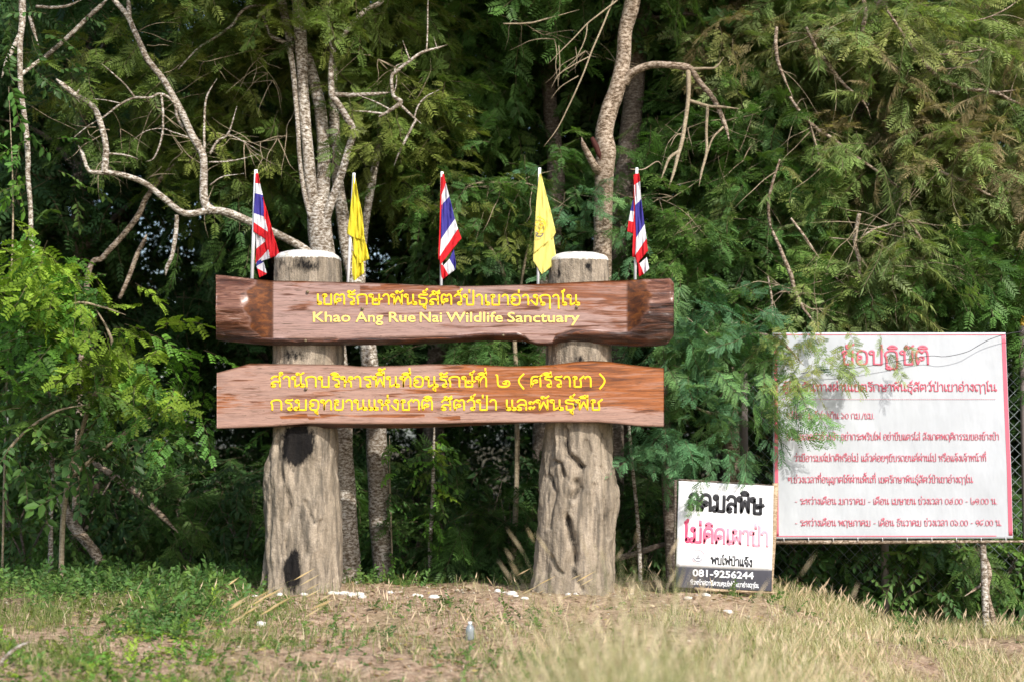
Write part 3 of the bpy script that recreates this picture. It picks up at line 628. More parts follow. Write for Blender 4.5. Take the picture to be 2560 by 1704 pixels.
flag('tricolour national flag nearest the white notices, cloth on both sides of its pole', (1592, 420), (1588, 696), [
    loft([((1930, 130), (1966, 130)), ((1920, 240), (1975, 205)), ((1930, 430), (1987, 375)), ((1940, 740), (2019, 610)), ((1930, 905), (2037, 750)), ((1950, 985), (2052, 865))], [0, 1, 2, 1, 0], Z4, YP-.035, 1),
    loft([((1908, 380), (1928, 380)), ((1885, 485), (1928, 490)), ((1868, 578), (1928, 595)), ((1854, 682), (1928, 705))], [2, 1, 0], Z4, YP-.012, 2, .01),
    loft([((1916, 140), (1932, 140)), ((1918, 500), (1945, 500)), ((1902, 920), (1945, 930))], [0, 0], Z4, YP-.025, 2, .006),
    loft([((1950, 960), (1966, 1112)), ((1972, 985), (2012, 1085)), ((2040, 925), (2064, 1036))], [0, 1], Z4, YP-.01, 3)], RWB, NG)

# ------------------------------------------------------------ notices
def quad_uv(tl, tr_, br, bl):
    def f(s, t, h):
        a = tl*(1-s)+tr_*s; b = bl*(1-s)+br*s; p = a*(1-t)+b*t; return Vector((p.x, p.y-h, p.z))
    return f
def sheet(name, uv, s0, s1, t0, t1, lift, thick, m, parent, n=24, sag=0.0, seed=0):
    ss = np.linspace(s0, s1, n); ts = np.linspace(t0, t1, n)
    F_ = np.array([[tuple(uv(s, t, lift+sag*float(fbm(np.array([s*4.+seed, t*3., 0]), 2, seed)-.5))) for s in ss] for t in ts]); B_ = F_.copy(); B_[..., 1] += thick
    k = np.arange(n*n).reshape(n, n); q = np.stack([k[:-1, :-1], k[1:, :-1], k[1:, 1:], k[:-1, 1:]], -1).reshape(-1, 4); N_ = n*n
    e = np.concatenate([k[0, :], k[1:, -1], k[-1, -2::-1], k[-2:0:-1, 0]]); e2 = np.roll(e, -1)
    F = np.vstack([q, (q+N_)[:, ::-1], np.stack([e, e2, e2+N_, e+N_], -1)])
    return mk(name, np.vstack([F_.reshape(-1, 3), B_.reshape(-1, 3)]), F, m, parent, smooth=False)
def vinyl(name, c, dirt):
    m = mat(name, c, .45, .4); n = N(m); n.bump(n.noise(n.coord((1.2, 1, .5)), 3.2, 3, .5), .35, .06); a = n.noise(n.coord((1, 1, .6)), 2.2, 5, .6)
    n.base(n.ramp(a, [(.35, tuple(x*dirt for x in c)), (.6, c)])); return m
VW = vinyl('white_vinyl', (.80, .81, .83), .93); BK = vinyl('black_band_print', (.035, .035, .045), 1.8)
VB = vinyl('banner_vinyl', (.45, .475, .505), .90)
RD = mat('red_print', (.60, .12, .17), .5); PK = mat('black_print', (.025, .025, .03), .5)
def faded_print():
    m = mat('faded_red_print', (.7, .1, .2), .5); n = N(m); n.base(n.attr('tint', 'Color')); return m
FP = faded_print()
WOODP = bark_material('weathered_timber', (.26, .18, .11), (.46, .34, .22), (.6, .48, .34))
YS = -.30
tl, tr_, br, bl = at(1697, 1201, YS), at(1934, 1214, YS), at(1929, 1477, YS), at(1689, 1467, YS)
sn = thing('notice_board', 'small white notice with black and faded pink lettering above a black band, on timber stakes', 'notice', (bl.x, YS, gz(bl.x, YS)))
suv = quad_uv(tl, tr_, br, bl)
sheet('panel', suv, 0, 1, 0, .803, 0, .012, VW, sn, sag=.003); sheet('band', suv, 0, 1, .803, 1, 0, .012, BK, sn, sag=.003)
suv0 = suv
def suv(s, t, h): return suv0(s, t, h+.0025)
letter_line('lettering', 'ลดมลพิษ', PK, sn, suv, .11, .885, .262, .145, .12, .002, slope=.008)
def fadecol(V):
    s = np.clip((V[:, 0]-tl.x)/(tr_.x-tl.x), 0, 1)[:, None]; return np.array([.72, .06, .16])*(1-s)+np.array([.80, .40, .48])*s
letter_line('lettering', 'ไม่คิดเผาป่า', FP, sn, suv, .075, .95, .566, .135, .11, .002, slope=.008, col=fadecol)
letter_line('lettering', 'พบไฟป่าแจ้ง', PK, sn, suv, .36, .79, .765, .062, .10, .002, slope=.01)
latin_line('lettering', '081-9256244', VW, sn, suv, .17, .81, .887, .062, .035, .003, slope=.004)
letter_line('lettering', 'หัวหน้าสถานีควบคุมไฟป่าเขาอ่างฤๅไน', VW, sn, suv, .15, .86, .966, .034, .10, .002, slope=.006)
pkr = mat('pink_emblem_print', (.75, .42, .48), .5); gry = mat('grey_emblem_print', (.2, .2, .25), .5)
V, F = ribbons([[(.225+.066*math.cos(R(a)), .70+.062*math.sin(R(a))) for a in range(0, 361, 15)]], .0035, suv, .002); mk('emblem', V, F, pkr, sn)
V, F = ribbons([[(.225+.05*math.cos(R(a)), .70+.047*math.sin(R(a))) for a in range(20, 161, 20)], [(.215, .715), (.225, .68), (.235, .715)], [(.205, .72), (.245, .72)]], .004, suv, .002); mk('emblem', V, F, gry, sn)
def stake(px1, py1, px2, py2, Y, r, m, parent, name='stake', ground=True):
    a, b = at(px1, py1, Y), at(px2, py2, Y)
    if ground: b.z = gz(b.x, Y)-.1
    return tubes(name, [([a, a*.5+b*.5, b], r, dict(sides=7, sub=4, rough=.15, wob=.01))], m, parent)
stake(1690, 1198, 1684, 1480, YS+.04, .016, DARK, sn); stake(1939, 1206, 1926, 1530, YS+.04, .03, WOODP, sn)
stake(1735, 1470, 1942, 1481, YS+.01, .018, WOODP, sn, 'rail', False); stake(1697, 1199, 1936, 1212, YS+.03, .014, DARK, sn, 'rail', False)

YB = .35
Bc = lambda x, y: at(1920+x/2.703, 800+y/2.703, YB)
btl, btr, bbr, bbl = Bc(30, 84), Bc(1606, 84), Bc(1658, 1474), Bc(40, 1476)
bn = thing('banner', 'large white vinyl banner with red Thai rules, hung from the fence and a rail', 'banner', (btl.x, YB, gz(btl.x, YB)))
buv = quad_uv(btl, btr, bbr, bbl)
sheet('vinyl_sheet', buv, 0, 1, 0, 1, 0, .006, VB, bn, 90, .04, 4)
def bsag(s, t, h): return buv(s, t, h+.02+.004)
for nm, s0, s1, t0, t1 in (('border_stripe', .006, .02, .02, .985), ('border_stripe', .982, .998, .01, .985), ('border_stripe', .004, .99, .008, .012), ('border_stripe', .004, .93, .985, .989)):
    sheet(nm, lambda s, t, h: buv(s, t, h+.04*float(fbm(np.array([s*4.+4, t*3., 0]), 2, 4)-.5)), s0, s1, t0, t1, .004, .003, RD, bn, 40)
def bx(x): return (x-35)/1590
def by(y): return (y-85)/1390
def bsurf(s, t, h): return buv(s, t, h+.007+.04*float(fbm(np.array([s*4.+4, t*3., 0]), 2, 4)-.5))
for txt, x0, x1, y, H, w in (('ข้อปฏิบัติ', 500, 1095, 300, 92, .07), ('ผู้ใช้เส้นทางผ่านเขตรักษาพันธุ์สัตว์ป่าเขาอ่างฤๅไน', 100, 1545, 480, 46, .066),
                          ('๑.ใช้ความเร็วไม่เกิน ๖๐ กม./ชม.', 125, 715, 667, 36, .048), ('๒.เมื่อเจอตัวช้างป่า อย่ากระพริบไฟ อย่าบีบแตรใส่ สังเกตพฤติกรรมของช้างป่า', 125, 1550, 810, 38, .048),
                          ('ว่ามีอารมณ์ปกติหรือไม่ แล้วค่อยๆขับรถยนต์ผ่านไป หรือแจ้งเจ้าหน้าที่', 175, 1460, 954, 38, .048), ('๓.ช่วงเวลาที่อนุญาตให้ผ่านพื้นที่ เขตรักษาพันธุ์สัตว์ป่าเขาอ่างฤๅไน', 130, 1365, 1098, 38, .048),
                          ('- ระหว่างเดือน มกราคม - เดือน เมษายน ช่วงเวลา ๐๕.๐๐ - ๒๑.๐๐ น.', 175, 1525, 1243, 37, .048), ('- ระหว่างเดือน พฤษภาคม - เดือน ธันวาคม ช่วงเวลา ๐๖.๐๐ - ๑๘.๐๐ น.', 175, 1550, 1388, 37, .048)):
    letter_line('lettering', txt, RD, bn, bsurf, bx(x0), bx(x1), by(y), H/1390, w, .002)
V, F = ribbons([[(bx(x), by(535)), (bx(x+7), by(535.3))] for x in range(100, 1540, 13)], .0009, bsurf, .002); mk('dotted_line', V, F, RD, bn)
GREYP = mat('weathered_pipe', (.20, .17, .16), .6); GOLD = mat('gold_finial_paint', (.75, .50, .08), .35)
a, b = at(1930, 1354, YB+.03), at(2700, 1352, YB+.03); tubes('rail', [([a, b], .022, dict(sides=8, sub=8, rough=.1))], BROWN, bn)
for i in range(10):
    q = buv(.04+i*.103, .995, .01); tubes('tie', [([q, q+Vector((.006, .015, -.035)), q+Vector((0, .06, -.045))], .004, dict(sides=5, sub=3, rough=0))], WHITE, bn)
stake(2456, 1340, 2464, 1500, YB+.08, .035, PALE, bn, 'post')
# chain-link fence behind the banner
YFn = 1.35
fe = thing('chain_link_fence', 'chain-link fence with pipe posts and gold post tips behind the banner', 'fence', (at(1860, 1400, YFn).x, YFn, 0))
for px, ptop in ((1858, 815), (2556, 815), (2205, 860)):
    T = at(px, ptop, YFn); Bz = gz(T.x, YFn)-.1
    p = tubes('post', [([Vector((T.x, YFn, Bz)), T], .042, dict(sides=12, sub=4, rough=.02))], GREYP, fe)
    if px != 2205:
        prof = [(.0, .0), (.03, .0), (.034, .02), (.018, .03), (.03, .045), (.024, .06), (.012, .07), (.02, .085), (.012, .11), (0, .125)]
        rr = np.array([[(T.x+r*math.cos(q*math.pi/6), YFn+r*math.sin(q*math.pi/6), T.z+z) for q in range(12)] for r, z in prof])
        k = np.arange(len(prof)*12).reshape(-1, 12)
        mk('finial', rr, np.stack([k[:-1], np.roll(k[:-1], -1, 1), np.roll(k[1:], -1, 1), k[1:]], -1).reshape(-1, 4), GOLD, p)
xa, xb = at(1866, 1000, YFn).x, at(2700, 1000, YFn).x; zb, zt = at(1900, 1480, YFn).z, at(1900, 930, YFn).z; st_ = .06
sp = []
for q in np.arange(xa-(zt-zb), xb, st_*2):
    for sgn in (1, -1):
        x_0, x_1 = (q, q+(zt-zb)) if sgn > 0 else (q+(zt-zb), q)
        t0, t1 = 0., 1.
        for lim, up_ in ((xa, False), (xb, True)):
            tt = (lim-x_0)/(x_1-x_0)
            if (x_0 < lim) != up_ and (x_1 < lim) == up_: t0 = max(t0, tt)
            elif (x_0 < lim) == up_ and (x_1 < lim) != up_: t1 = min(t1, tt)
            elif (x_0 < lim) != up_: t1 = -1
        if t1 > t0: sp.append(([Vector((x_0+(x_1-x_0)*t, YFn+.004*sgn, zb+(zt-zb)*t)) for t in (t0, t1)], .0028, dict(sides=4, sub=1, rough=0)))
tubes('wire_mesh', sp, mat('galvanised_wire', (.22, .26, .26), .5), fe)
wp = [(220, 360), (330, 340), (450, 328), (600, 320), (800, 290), (950, 262), (1100, 240), (1200, 245), (1340, 215), (1420, 172), (1500, 130), (1620, 92), (1740, 75)]
w_ = tubes('wire', [([at(1920+x/2.703, 800+y/2.703, YB-.10) for x, y in wp], .0035, dict(sides=5, sub=4, rough=0))], mat('black_wire', (.04, .04, .045), .5))
tag(w_, 'thin dark wire sagging across the top of the white banner', 'wire')

# ------------------------------------------------------------ foliage building blocks (all quads)
def q_leaf(p, d, n, L, Wd, fold=.15):
    """two quads: ovate blade from p along d with side n"""
    d = d/np.linalg.norm(d); n = n/np.linalg.norm(n); u = np.cross(d, n)
    a, m, e = p, p+d*L*.45, p+d*L
    return [np.array([a, p+d*L*.3+n*Wd*.5+u*fold*Wd, p+d*L*.72+n*Wd*.36+u*fold*Wd*.6, e]), np.array([a, e, p+d*L*.72-n*Wd*.36+u*fold*Wd*.6, p+d*L*.3-n*Wd*.5+u*fold*Wd])]
def q_pinna(p, d, n, L, Wd):
    return [np.array([p, p+d*L*.35+n*Wd*.5, p+d*L, p+d*L*.35-n*Wd*.5])]
def q_twig(P, r):
    out = []
    for a, b in zip(P[:-1], P[1:]):
        for s in (np.array([0, r, 0]), np.array([0, 0, r])): out.append(np.array([a-s, a+s, b+s*.7, b-s*.7]))
    return out
def spray(kind, seed):
    """a branchlet along +x of unit length; returns quads (n,4,3), twig flag, leaf shade"""
    g_ = np.random.default_rng(seed); Q, tw, sh = [], [], []
    def add(qs, t, s): Q.extend(qs); tw.extend([t]*len(qs)); sh.extend([s]*len(qs))
    P = np.array([(t, .10*math.sin(3*t+seed)*t, -.28*t*t) for t in np.linspace(0, 1, 6)])
    add(q_twig(P, .006), 1, 1)
    nl = {'feather': 12, 'far': 8, 'round': 9, 'broad': 12, 'casuarina': 64}[kind]
    for i in range(nl):
        t = .12+.88*(i+g_.uniform(-.3, .3))/nl; t = min(max(t, .05), 1)
        p = np.array([t, .10*math.sin(3*t+seed)*t, -.28*t*t]); sd = 1 if i % 2 else -1
        a = R(g_.uniform(35, 75))*sd if i < nl-1 else 0; el = g_.uniform(-.5, .25)
        d = np.array([math.cos(a)*math.cos(el), math.sin(a)*math.cos(el), math.sin(el)]); up_ = np.array([g_.normal(0, .35), g_.normal(0, .35), 1.]); n = np.cross(up_, d); n /= np.linalg.norm(n)
        s = g_.uniform(.72, 1.3)
        if kind in ('feather', 'far'):
            L = g_.uniform(.24, .40); npn = 7 if kind == 'feather' else 5
            add(q_twig(np.array([p, p+d*L]), .004), 0, s)
            for j in range(npn):
                f = .12+.88*j/(npn-1); base = p+d*L*f+np.array([0, 0, -.22*L*f*f]); ln = L*.42*(1-.45*abs(f-.4))
                for sg in (-1, 1):
                    dd = d*.62+n*sg*.78+np.array([0, 0, g_.uniform(-.35, .1)]); dd /= np.linalg.norm(dd)
                    add(q_pinna(base, dd, np.cross(dd, np.cross(d, n)), ln, ln*(.30 if kind == 'feather' else .42)), 0, s*g_.uniform(.85, 1.15))
        elif kind == 'round':
            L = g_.uniform(.26, .36)
            for j in range(5):
                f = .2+.8*j/4; base = p+d*L*f+np.array([0, 0, -.3*L*f*f])
                for sg in (-1, 1):
                    dd = d*.45+n*sg*.85+np.array([0, 0, g_.uniform(-.45, .0)]); dd /= np.linalg.norm(dd)
                    nn = np.cross(dd, np.cross(d, n)); add(q_leaf(base, dd, nn, .115, .07, .1), 0, s*g_.uniform(.85, 1.15))
        elif kind == 'broad':
            L = g_.uniform(.16, .30); add(q_leaf(p, d+np.array([0, 0, -.45]), n, L, L*.5), 0, s)
        else:
            L = g_.uniform(.14, .30); dd = d*.7+np.array([.25, 0, -.55]); dd /= np.linalg.norm(dd)
            for j in range(2):
                d2 = dd+g_.normal(0, .16, 3); d2 /= np.linalg.norm(d2); add(q_pinna(p, d2, np.cross(d2, g_.normal(0, 1, 3)), L*g_.uniform(.7, 1.1), .009), 0, s)
    return np.array(Q), np.array(tw), np.array(sh)
TPL = {k: [spray(k, 100+i) for i in range(n)] for k, n in (('feather', 7), ('far', 5), ('round', 6), ('broad', 6), ('casuarina', 6))}
PAL_GAIN = 1.55
TWC = np.array([.20, .155, .10])
def frames(D, roll):
    D = D/np.linalg.norm(D, axis=1)[:, None]; up_ = np.array([0, 0, 1.])+rng.normal(0, roll, (len(D), 3))
    Yv = np.cross(up_, D); Yv /= np.linalg.norm(Yv, axis=1)[:, None]+1e-9; Zv = np.cross(D, Yv); return np.stack([D, Yv, Zv], -1)
def scatter(kind, pos, D, L, col, roll=.35):
    """returns quad verts (N*4,3) and colours"""
    M = frames(D, roll)*L[:, None, None]; tid = rng.integers(0, len(TPL[kind]), len(pos)); VV, CC = [], []
    for i, (Q, tw, sh) in enumerate(TPL[kind]):
        m = tid == i
        if not m.any(): continue
        v = np.einsum('kab,nqb->knqa', M[m], Q)+pos[m][:, None, None]
        c = np.where(tw[None, :, None] == 1, TWC[None, None], col[m][:, None]*sh[None, :, None])
        VV.append(v.reshape(-1, 3)); CC.append(np.repeat(c.reshape(-1, 3), 4, 0))
    return np.vstack(VV), np.vstack(CC)
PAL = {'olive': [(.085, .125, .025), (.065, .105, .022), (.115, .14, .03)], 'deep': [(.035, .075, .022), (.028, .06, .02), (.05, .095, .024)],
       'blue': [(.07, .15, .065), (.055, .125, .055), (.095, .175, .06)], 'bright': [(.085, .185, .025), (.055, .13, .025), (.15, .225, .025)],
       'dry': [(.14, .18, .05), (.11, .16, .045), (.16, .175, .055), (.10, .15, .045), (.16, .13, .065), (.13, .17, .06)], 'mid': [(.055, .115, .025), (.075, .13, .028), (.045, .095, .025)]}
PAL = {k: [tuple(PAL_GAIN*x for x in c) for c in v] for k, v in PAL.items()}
def blob(c, r, n, kind, pal, Lr, down=.35, per=7, spread=.28, shell=.0):
    """n sprays in clumps inside an ellipsoid (centre c, radii r)"""
    c = np.array(c, float); r = np.array(r, float); m = max(1, n//per)
    u = rng.normal(0, 1, (m, 3)); u /= np.linalg.norm(u, axis=1)[:, None]; rad = (shell+(1-shell)*rng.random(m))**(1/2.2)
    cc = c+u*r*rad[:, None]; pc = np.array(PAL[pal])[rng.integers(0, len(PAL[pal]), m)]*rng.uniform(.75, 1.25, (m, 1))
    k = np.repeat(np.arange(m), per); pos = cc[k]+rng.normal(0, spread, (len(k), 3))*np.array([1, 1, .7])
    D = u[k]*.6+rng.normal(0, .65, (len(k), 3)); D[:, 1] -= .15; D[:, 2] = D[:, 2]*.5-down
    return kind, pos, D, rng.uniform(Lr[0], Lr[1], len(k)), pc[k]*rng.uniform(.88, 1.12, (len(k), 1))
def foliage(name, blobs, parent=None, roll=.35, gmin=True):
    VV, CC = [], []
    for b in blobs: v, c = scatter(*b, roll=roll); VV.append(v); CC.append(c)
    V = np.vstack(VV); n = len(V)//4
    return mk(name, V, np.arange(n*4).reshape(n, 4), LEAF, parent, tint=np.vstack(CC), smooth=False)
def pb(dx, dy, Y, rx, ry, rY, n, kind, pal, Lr=(.4, .8), **k):
    if kind == 'feather' and Lr[1] > .5: Lr = (Lr[0]*.72, Lr[1]*.72); n = int(n*1.7)
    """blob given by where it stands in the photo (display pixels) and its distance Y"""
    s = (Y-CY)/FPX*K; return blob(dp(dx, dy, Y), (rx*s, rY, ry*s), n, kind, pal, Lr, **k)

# ------------------------------------------------------------ trees
def gpt(p): return Vector((p.x, p.y, gz(p.x, p.y)-.1))
def px_r(full_px, Y): return full_px/2*(Y-CY)/FPX
Ya = 1.3
A = thing('tree', 'pale many-stemmed tree with bare twisted branches rising behind the first pillar', 'tree', tuple(gpt(dp(800, 1350, Ya))))
c2 = lambda *p: [C2(x, y, Ya+dy) for x, y, dy in p]
r_ = lambda w: px_r(w/3.681, Ya)
tubes('trunk', [
    ([gpt(dp(804, 1360, Ya)), dp(794, 1180, Ya), dp(786, 1000, Ya), dp(772, 800, Ya), dp(750, 640, Ya), dp(738, 560, Ya), dp(732, 500, Ya), dp(735, 455, Ya)], [r_(240), r_(215), r_(200), r_(195), r_(215), r_(225), r_(215), r_(120)], dict(sides=18, rough=.14)),
    (c2((570, 2160, 0), (520, 1850, 0), (476, 1400, 0), (440, 950, 0), (420, 500, 0), (390, 100, 0), (360, -300, 0)), [r_(150), r_(120), r_(105), r_(105), r_(115), r_(118), r_(110)], dict(sides=14)),
    (c2((590, 2160, .0), (612, 1800, .08), (625, 1400, .15), (590, 1000, .15), (520, 680, .15), (480, 500, .12)), [r_(150), r_(135), r_(128), r_(118), r_(95), r_(60)], dict(sides=14)),
    (c2((500, 2000, -.08), (440, 1750, -.1), (400, 1450, -.1), (385, 1150, -.1), (355, 800, -.08), (330, 560, -.05), (290, 420, 0), (245, 385, 0), (130, 320, 0), (70, 160, 0), (10, 95, 0)), [r_(50), r_(44), r_(40), r_(42), r_(48), r_(52), r_(50), r_(42), r_(32), r_(24), r_(14)], dict(sides=9)),
    (c2((330, 480, .1), (290, 250, .1), (230, 0, .1), (190, -250, .1)), [r_(70), r_(78), r_(85), r_(80)], dict(sides=10)),
    (c2((590, 2200, 0), (650, 1990, -.06), (720, 1790, -.1), (800, 1560, -.1), (850, 1380, -.1), (895, 1210, -.12), (820, 1060, -.15), (745, 940, -.15), (700, 870, -.15), (690, 700, -.12), (692, 560, -.1), (700, 460, -.1), (672, 300, -.1), (668, 120, -.1), (690, -50, -.1)),
     [r_(100), r_(85), r_(78), r_(72), r_(66), r_(66), r_(62), r_(62), r_(62), r_(50), r_(46), r_(30), r_(22), r_(20), r_(18)], dict(sides=11)),
    (c2((890, 1230, -.12), (935, 1195, -.16)), [r_(42), r_(30)], dict(sides=8)),
    (c2((740, 430, 0), (770, 370, 0), (860, 260, 0), (1000, 100, 0), (1120, 40, 0), (1230, -40, 0)), [r_(20), r_(44), r_(48), r_(50), r_(46), r_(40)], dict(sides=9)),
], PALE, A)
tubes('bare_branch', [
    (c2((710, 870, -.15), (900, 875, -.2), (1100, 865, -.25), (1250, 850, -.25)), [r_(44), r_(40), r_(32), r_(24)], dict(sides=8)),
    (c2((1130, 1078, -.3), (1220, 1025, -.3), (1310, 965, -.3), (1330, 930, -.3), (1270, 890, -.3), (1250, 800, -.3), (1250, 700, -.3), (1290, 660, -.3), (1350, 610, -.3), (1430, 550, -.3), (1500, 500, -.3), (1570, 468, -.3), (1680, 440, -.3), (1765, 412, -.3)), [r_(16), r_(30), r_(40), r_(40), r_(34), r_(30), r_(32), r_(34), r_(30), r_(28), r_(28), r_(26), r_(20), r_(10)], dict(sides=8)),
    (c2((1270, 680, -.3), (1290, 610, -.3), (1360, 580, -.3)), [r_(16), r_(12), r_(8)], dict(sides=6)), (c2((1265, 870, -.3), (1290, 780, -.3), (1295, 690, -.3)), [r_(14), r_(13), r_(12)], dict(sides=6)),
    (c2((1570, 470, -.3), (1578, 300, -.3), (1580, 100, -.3), (1585, -20, -.3)), [r_(16), r_(14), r_(13), r_(12)], dict(sides=6)), (c2((1415, 555, -.3), (1380, 460, -.3), (1350, 375, -.3)), [r_(16), r_(13), r_(8)], dict(sides=6)), (c2((1665, 440, -.3), (1635, 340, -.3)), [r_(12), r_(6)], dict(sides=5)),
    (c2((1180, 1052, -.3), (1040, 1030, -.3), (890, 1022, -.3)), [r_(22), r_(20), r_(14)], dict(sides=6)), (c2((1240, 1012, -.3), (1100, 940, -.3), (970, 888, -.3), (885, 845, -.3)), [r_(16), r_(14), r_(11), r_(8)], dict(sides=6)),
    (c2((1325, 965, -.3), (1390, 1025, -.3), (1455, 1085, -.3), (1525, 1142, -.3)), [r_(26), r_(24), r_(22), r_(10)], dict(sides=7)), (c2((1455, 1085, -.3), (1490, 980, -.3), (1560, 895, -.3), (1690, 825, -.3)), [r_(16), r_(15), r_(14), r_(8)], dict(sides=6)),
    (c2((1470, 1105, -.3), (1420, 1200, -.3), (1375, 1290, -.3), (1315, 1410, -.3), (1270, 1528, -.3)), [r_(24), r_(22), r_(22), r_(20), r_(14)], dict(sides=7)),
], PALE, A)
c1 = lambda *p: [C1(x, y, Ya+dy) for x, y, dy in p]
tubes('bare_limb', [
    ([dp(735, 610, Ya), dp(700, 573, Ya-.1), dp(640, 540, Ya-.15), dp(585, 515, Ya-.2), dp(525, 490, Ya-.25), dp(480, 485, Ya-.25), dp(425, 491, Ya-.3), dp(375, 455, Ya-.3), dp(330, 420, Ya-.3), dp(270, 400, Ya-.35), dp(225, 397, Ya-.35), dp(203, 391, Ya-.35), dp(190, 355, Ya-.35), dp(180, 335, Ya-.35)],
     [r_(90), r_(80), r_(74), r_(70), r_(72), r_(66), r_(58), r_(56), r_(52), r_(46), r_(42), r_(38), r_(34), r_(26)], dict(sides=12)),
    ([dp(240, 398, Ya-.35)]+c1((965, 1540, -.35), (975, 1350, -.35), (930, 1150, -.35), (870, 1000, -.35), (790, 930, -.35), (690, 870, -.35), (590, 790, -.35), (515, 728, -.35)), [r_(60), r_(62), r_(58), r_(54), r_(52), r_(50), r_(48), r_(44), r_(38)], dict(sides=10)),
    (c1((700, 880, -.35), (735, 810, -.38)), [r_(30), r_(26)], dict(sides=6)),
    ([dp(490, 488, Ya-.25), dp(470, 462, Ya-.25)]+c1((1875, 1560, -.25), (1865, 1420, -.25), (1770, 1250, -.25), (1680, 1050, -.25), (1600, 900, -.25), (1500, 730, -.25), (1360, 550, -.25), (1290, 400, -.25), (1230, 270, -.25), (1170, 140, -.25), (1060, 10, -.25), (960, -120, -.25)), [r_(90), r_(78), r_(70), r_(66), r_(64), r_(62), r_(62), r_(60), r_(56), r_(52), r_(50), r_(48), r_(46), r_(40)], dict(sides=11)),
    (c1((1190, 170, -.25), (1185, 60, -.25), (1175, -60, -.25)), [r_(46), r_(44), r_(40)], dict(sides=8)),
    ([dp(407, 495, Ya-.3), dp(404, 540, Ya-.3), dp(395, 590, Ya-.3), dp(384, 615, Ya-.3), dp(381, 634, Ya-.3)], [r_(38), r_(40), r_(38), r_(36), r_(34)], dict(sides=8)),
    (c1((1690, 1180, -.2), (1630, 1080, -.25), (1610, 960, -.3), (1540, 890, -.3), (1460, 865, -.3), (1380, 900, -.3), (1240, 902, -.3), (1110, 960, -.3), (950, 1080, -.3), (800, 1170, -.3), (650, 1290, -.3)), [r_(30), r_(26), r_(26), r_(26), r_(24), r_(24), r_(24), r_(20), r_(16), r_(12), r_(7)], dict(sides=7)),
    (c1((1240, 895, -.3), (1150, 780, -.3), (1020, 660, -.3), (900, 560, -.3)), [r_(18), r_(16), r_(12), r_(7)], dict(sides=6)), (c1((1120, 955, -.3), (950, 920, -.3), (720, 905, -.3)), [r_(12), r_(10), r_(6)], dict(sides=5)),
    (c1((1485, 870, -.3), (1500, 1050, -.28), (1490, 1260, -.26), (1420, 1450, -.25), (1340, 1492, -.25)), [r_(24), r_(22), r_(20), r_(15), r_(9)], dict(sides=6)), (c1((990, 1415, -.35), (1100, 1420, -.35), (1200, 1440, -.35), (1280, 1468, -.35)), [r_(22), r_(18), r_(15), r_(8)], dict(sides=6)),
    (c1((1880, 1400, -.2), (1880, 1150, -.15), (1900, 900, -.1), (2000, 720, -.1)), [r_(26), r_(22), r_(18), r_(10)], dict(sides=6)), (c1((1930, 1420, -.2), (2000, 1300, -.2), (2100, 1230, -.2), (2180, 980, -.2)), [r_(26), r_(22), r_(18), r_(12)], dict(sides=6)),
    (c1((2100, 1235, -.2), (2250, 1310, -.2), (2400, 1400, -.2)), [r_(14), r_(11), r_(7)], dict(sides=5)), (c1((1925, 1495, -.2), (2150, 1480, -.2), (2380, 1420, -.2)), [r_(16), r_(13), r_(8)], dict(sides=5)),
    (c1((1850, 1300, -.25), (1600, 1220, -.25), (1490, 1185, -.25), (1340, 1210, -.25), (1200, 1310, -.25)), [r_(14), r_(12), r_(11), r_(10), r_(6)], dict(sides=5)),
    ([C1(1640, 640, Ya-.1), C1(1820, 450, Ya), C1(1960, 360, Ya), C1(2130, 240, Ya), C1(2230, 100, Ya), C1(2356, 50, Ya), C1(2480, 60, Ya), C1(2640, 110, Ya)], [r_(10), r_(18), r_(24), r_(28), r_(28), r_(26), r_(24), r_(20)], dict(sides=6)),
    ([dp(590, 540, Ya-.2), dp(612, 541, Ya-.22)], [r_(10), r_(16)], dict(sides=5)), ([C5(1930, 140, Ya-.25), C5(2050, 60, Ya-.25), C5(2250, 30, Ya-.25)], [r_(14), r_(12), r_(6)], dict(sides=5)),
], PALE, A)
cas = 'feather'
foliage('crown', [
    pb(600, 60, 2.0, 190, 110, .9, 130, cas, 'olive', (.4, .75)), pb(880, 60, 2.1, 130, 130, .9, 110, cas, 'olive', (.4, .75)), pb(430, 190, 2.2, 170, 110, .8, 46, cas, 'olive'),
    pb(890, 230, 2.0, 110, 110, .6, 84, cas, 'olive'), pb(240, 170, 1.9, 90, 90, .4, 24, cas, 'olive'), pb(560, 330, 2.6, 150, 110, .7, 77, cas, 'olive'), pb(260, 300, 2.4, 170, 60, .6, 22, cas, 'olive'),
    pb(600, 450, 3.0, 130, 100, .6, 63, cas, 'deep'), pb(900, 330, 2.4, 80, 90, .5, 42, cas, 'olive'),
    blob((-2.5, 1.9, 7.7), (2.6, 1.8, 1.2), 330, 'feather', 'olive', (.45, .75)), blob((-2.2, 3.4, 9.2), (3, 2.6, 1.5), 160, 'far', 'olive', (.9, 1.4))], A)

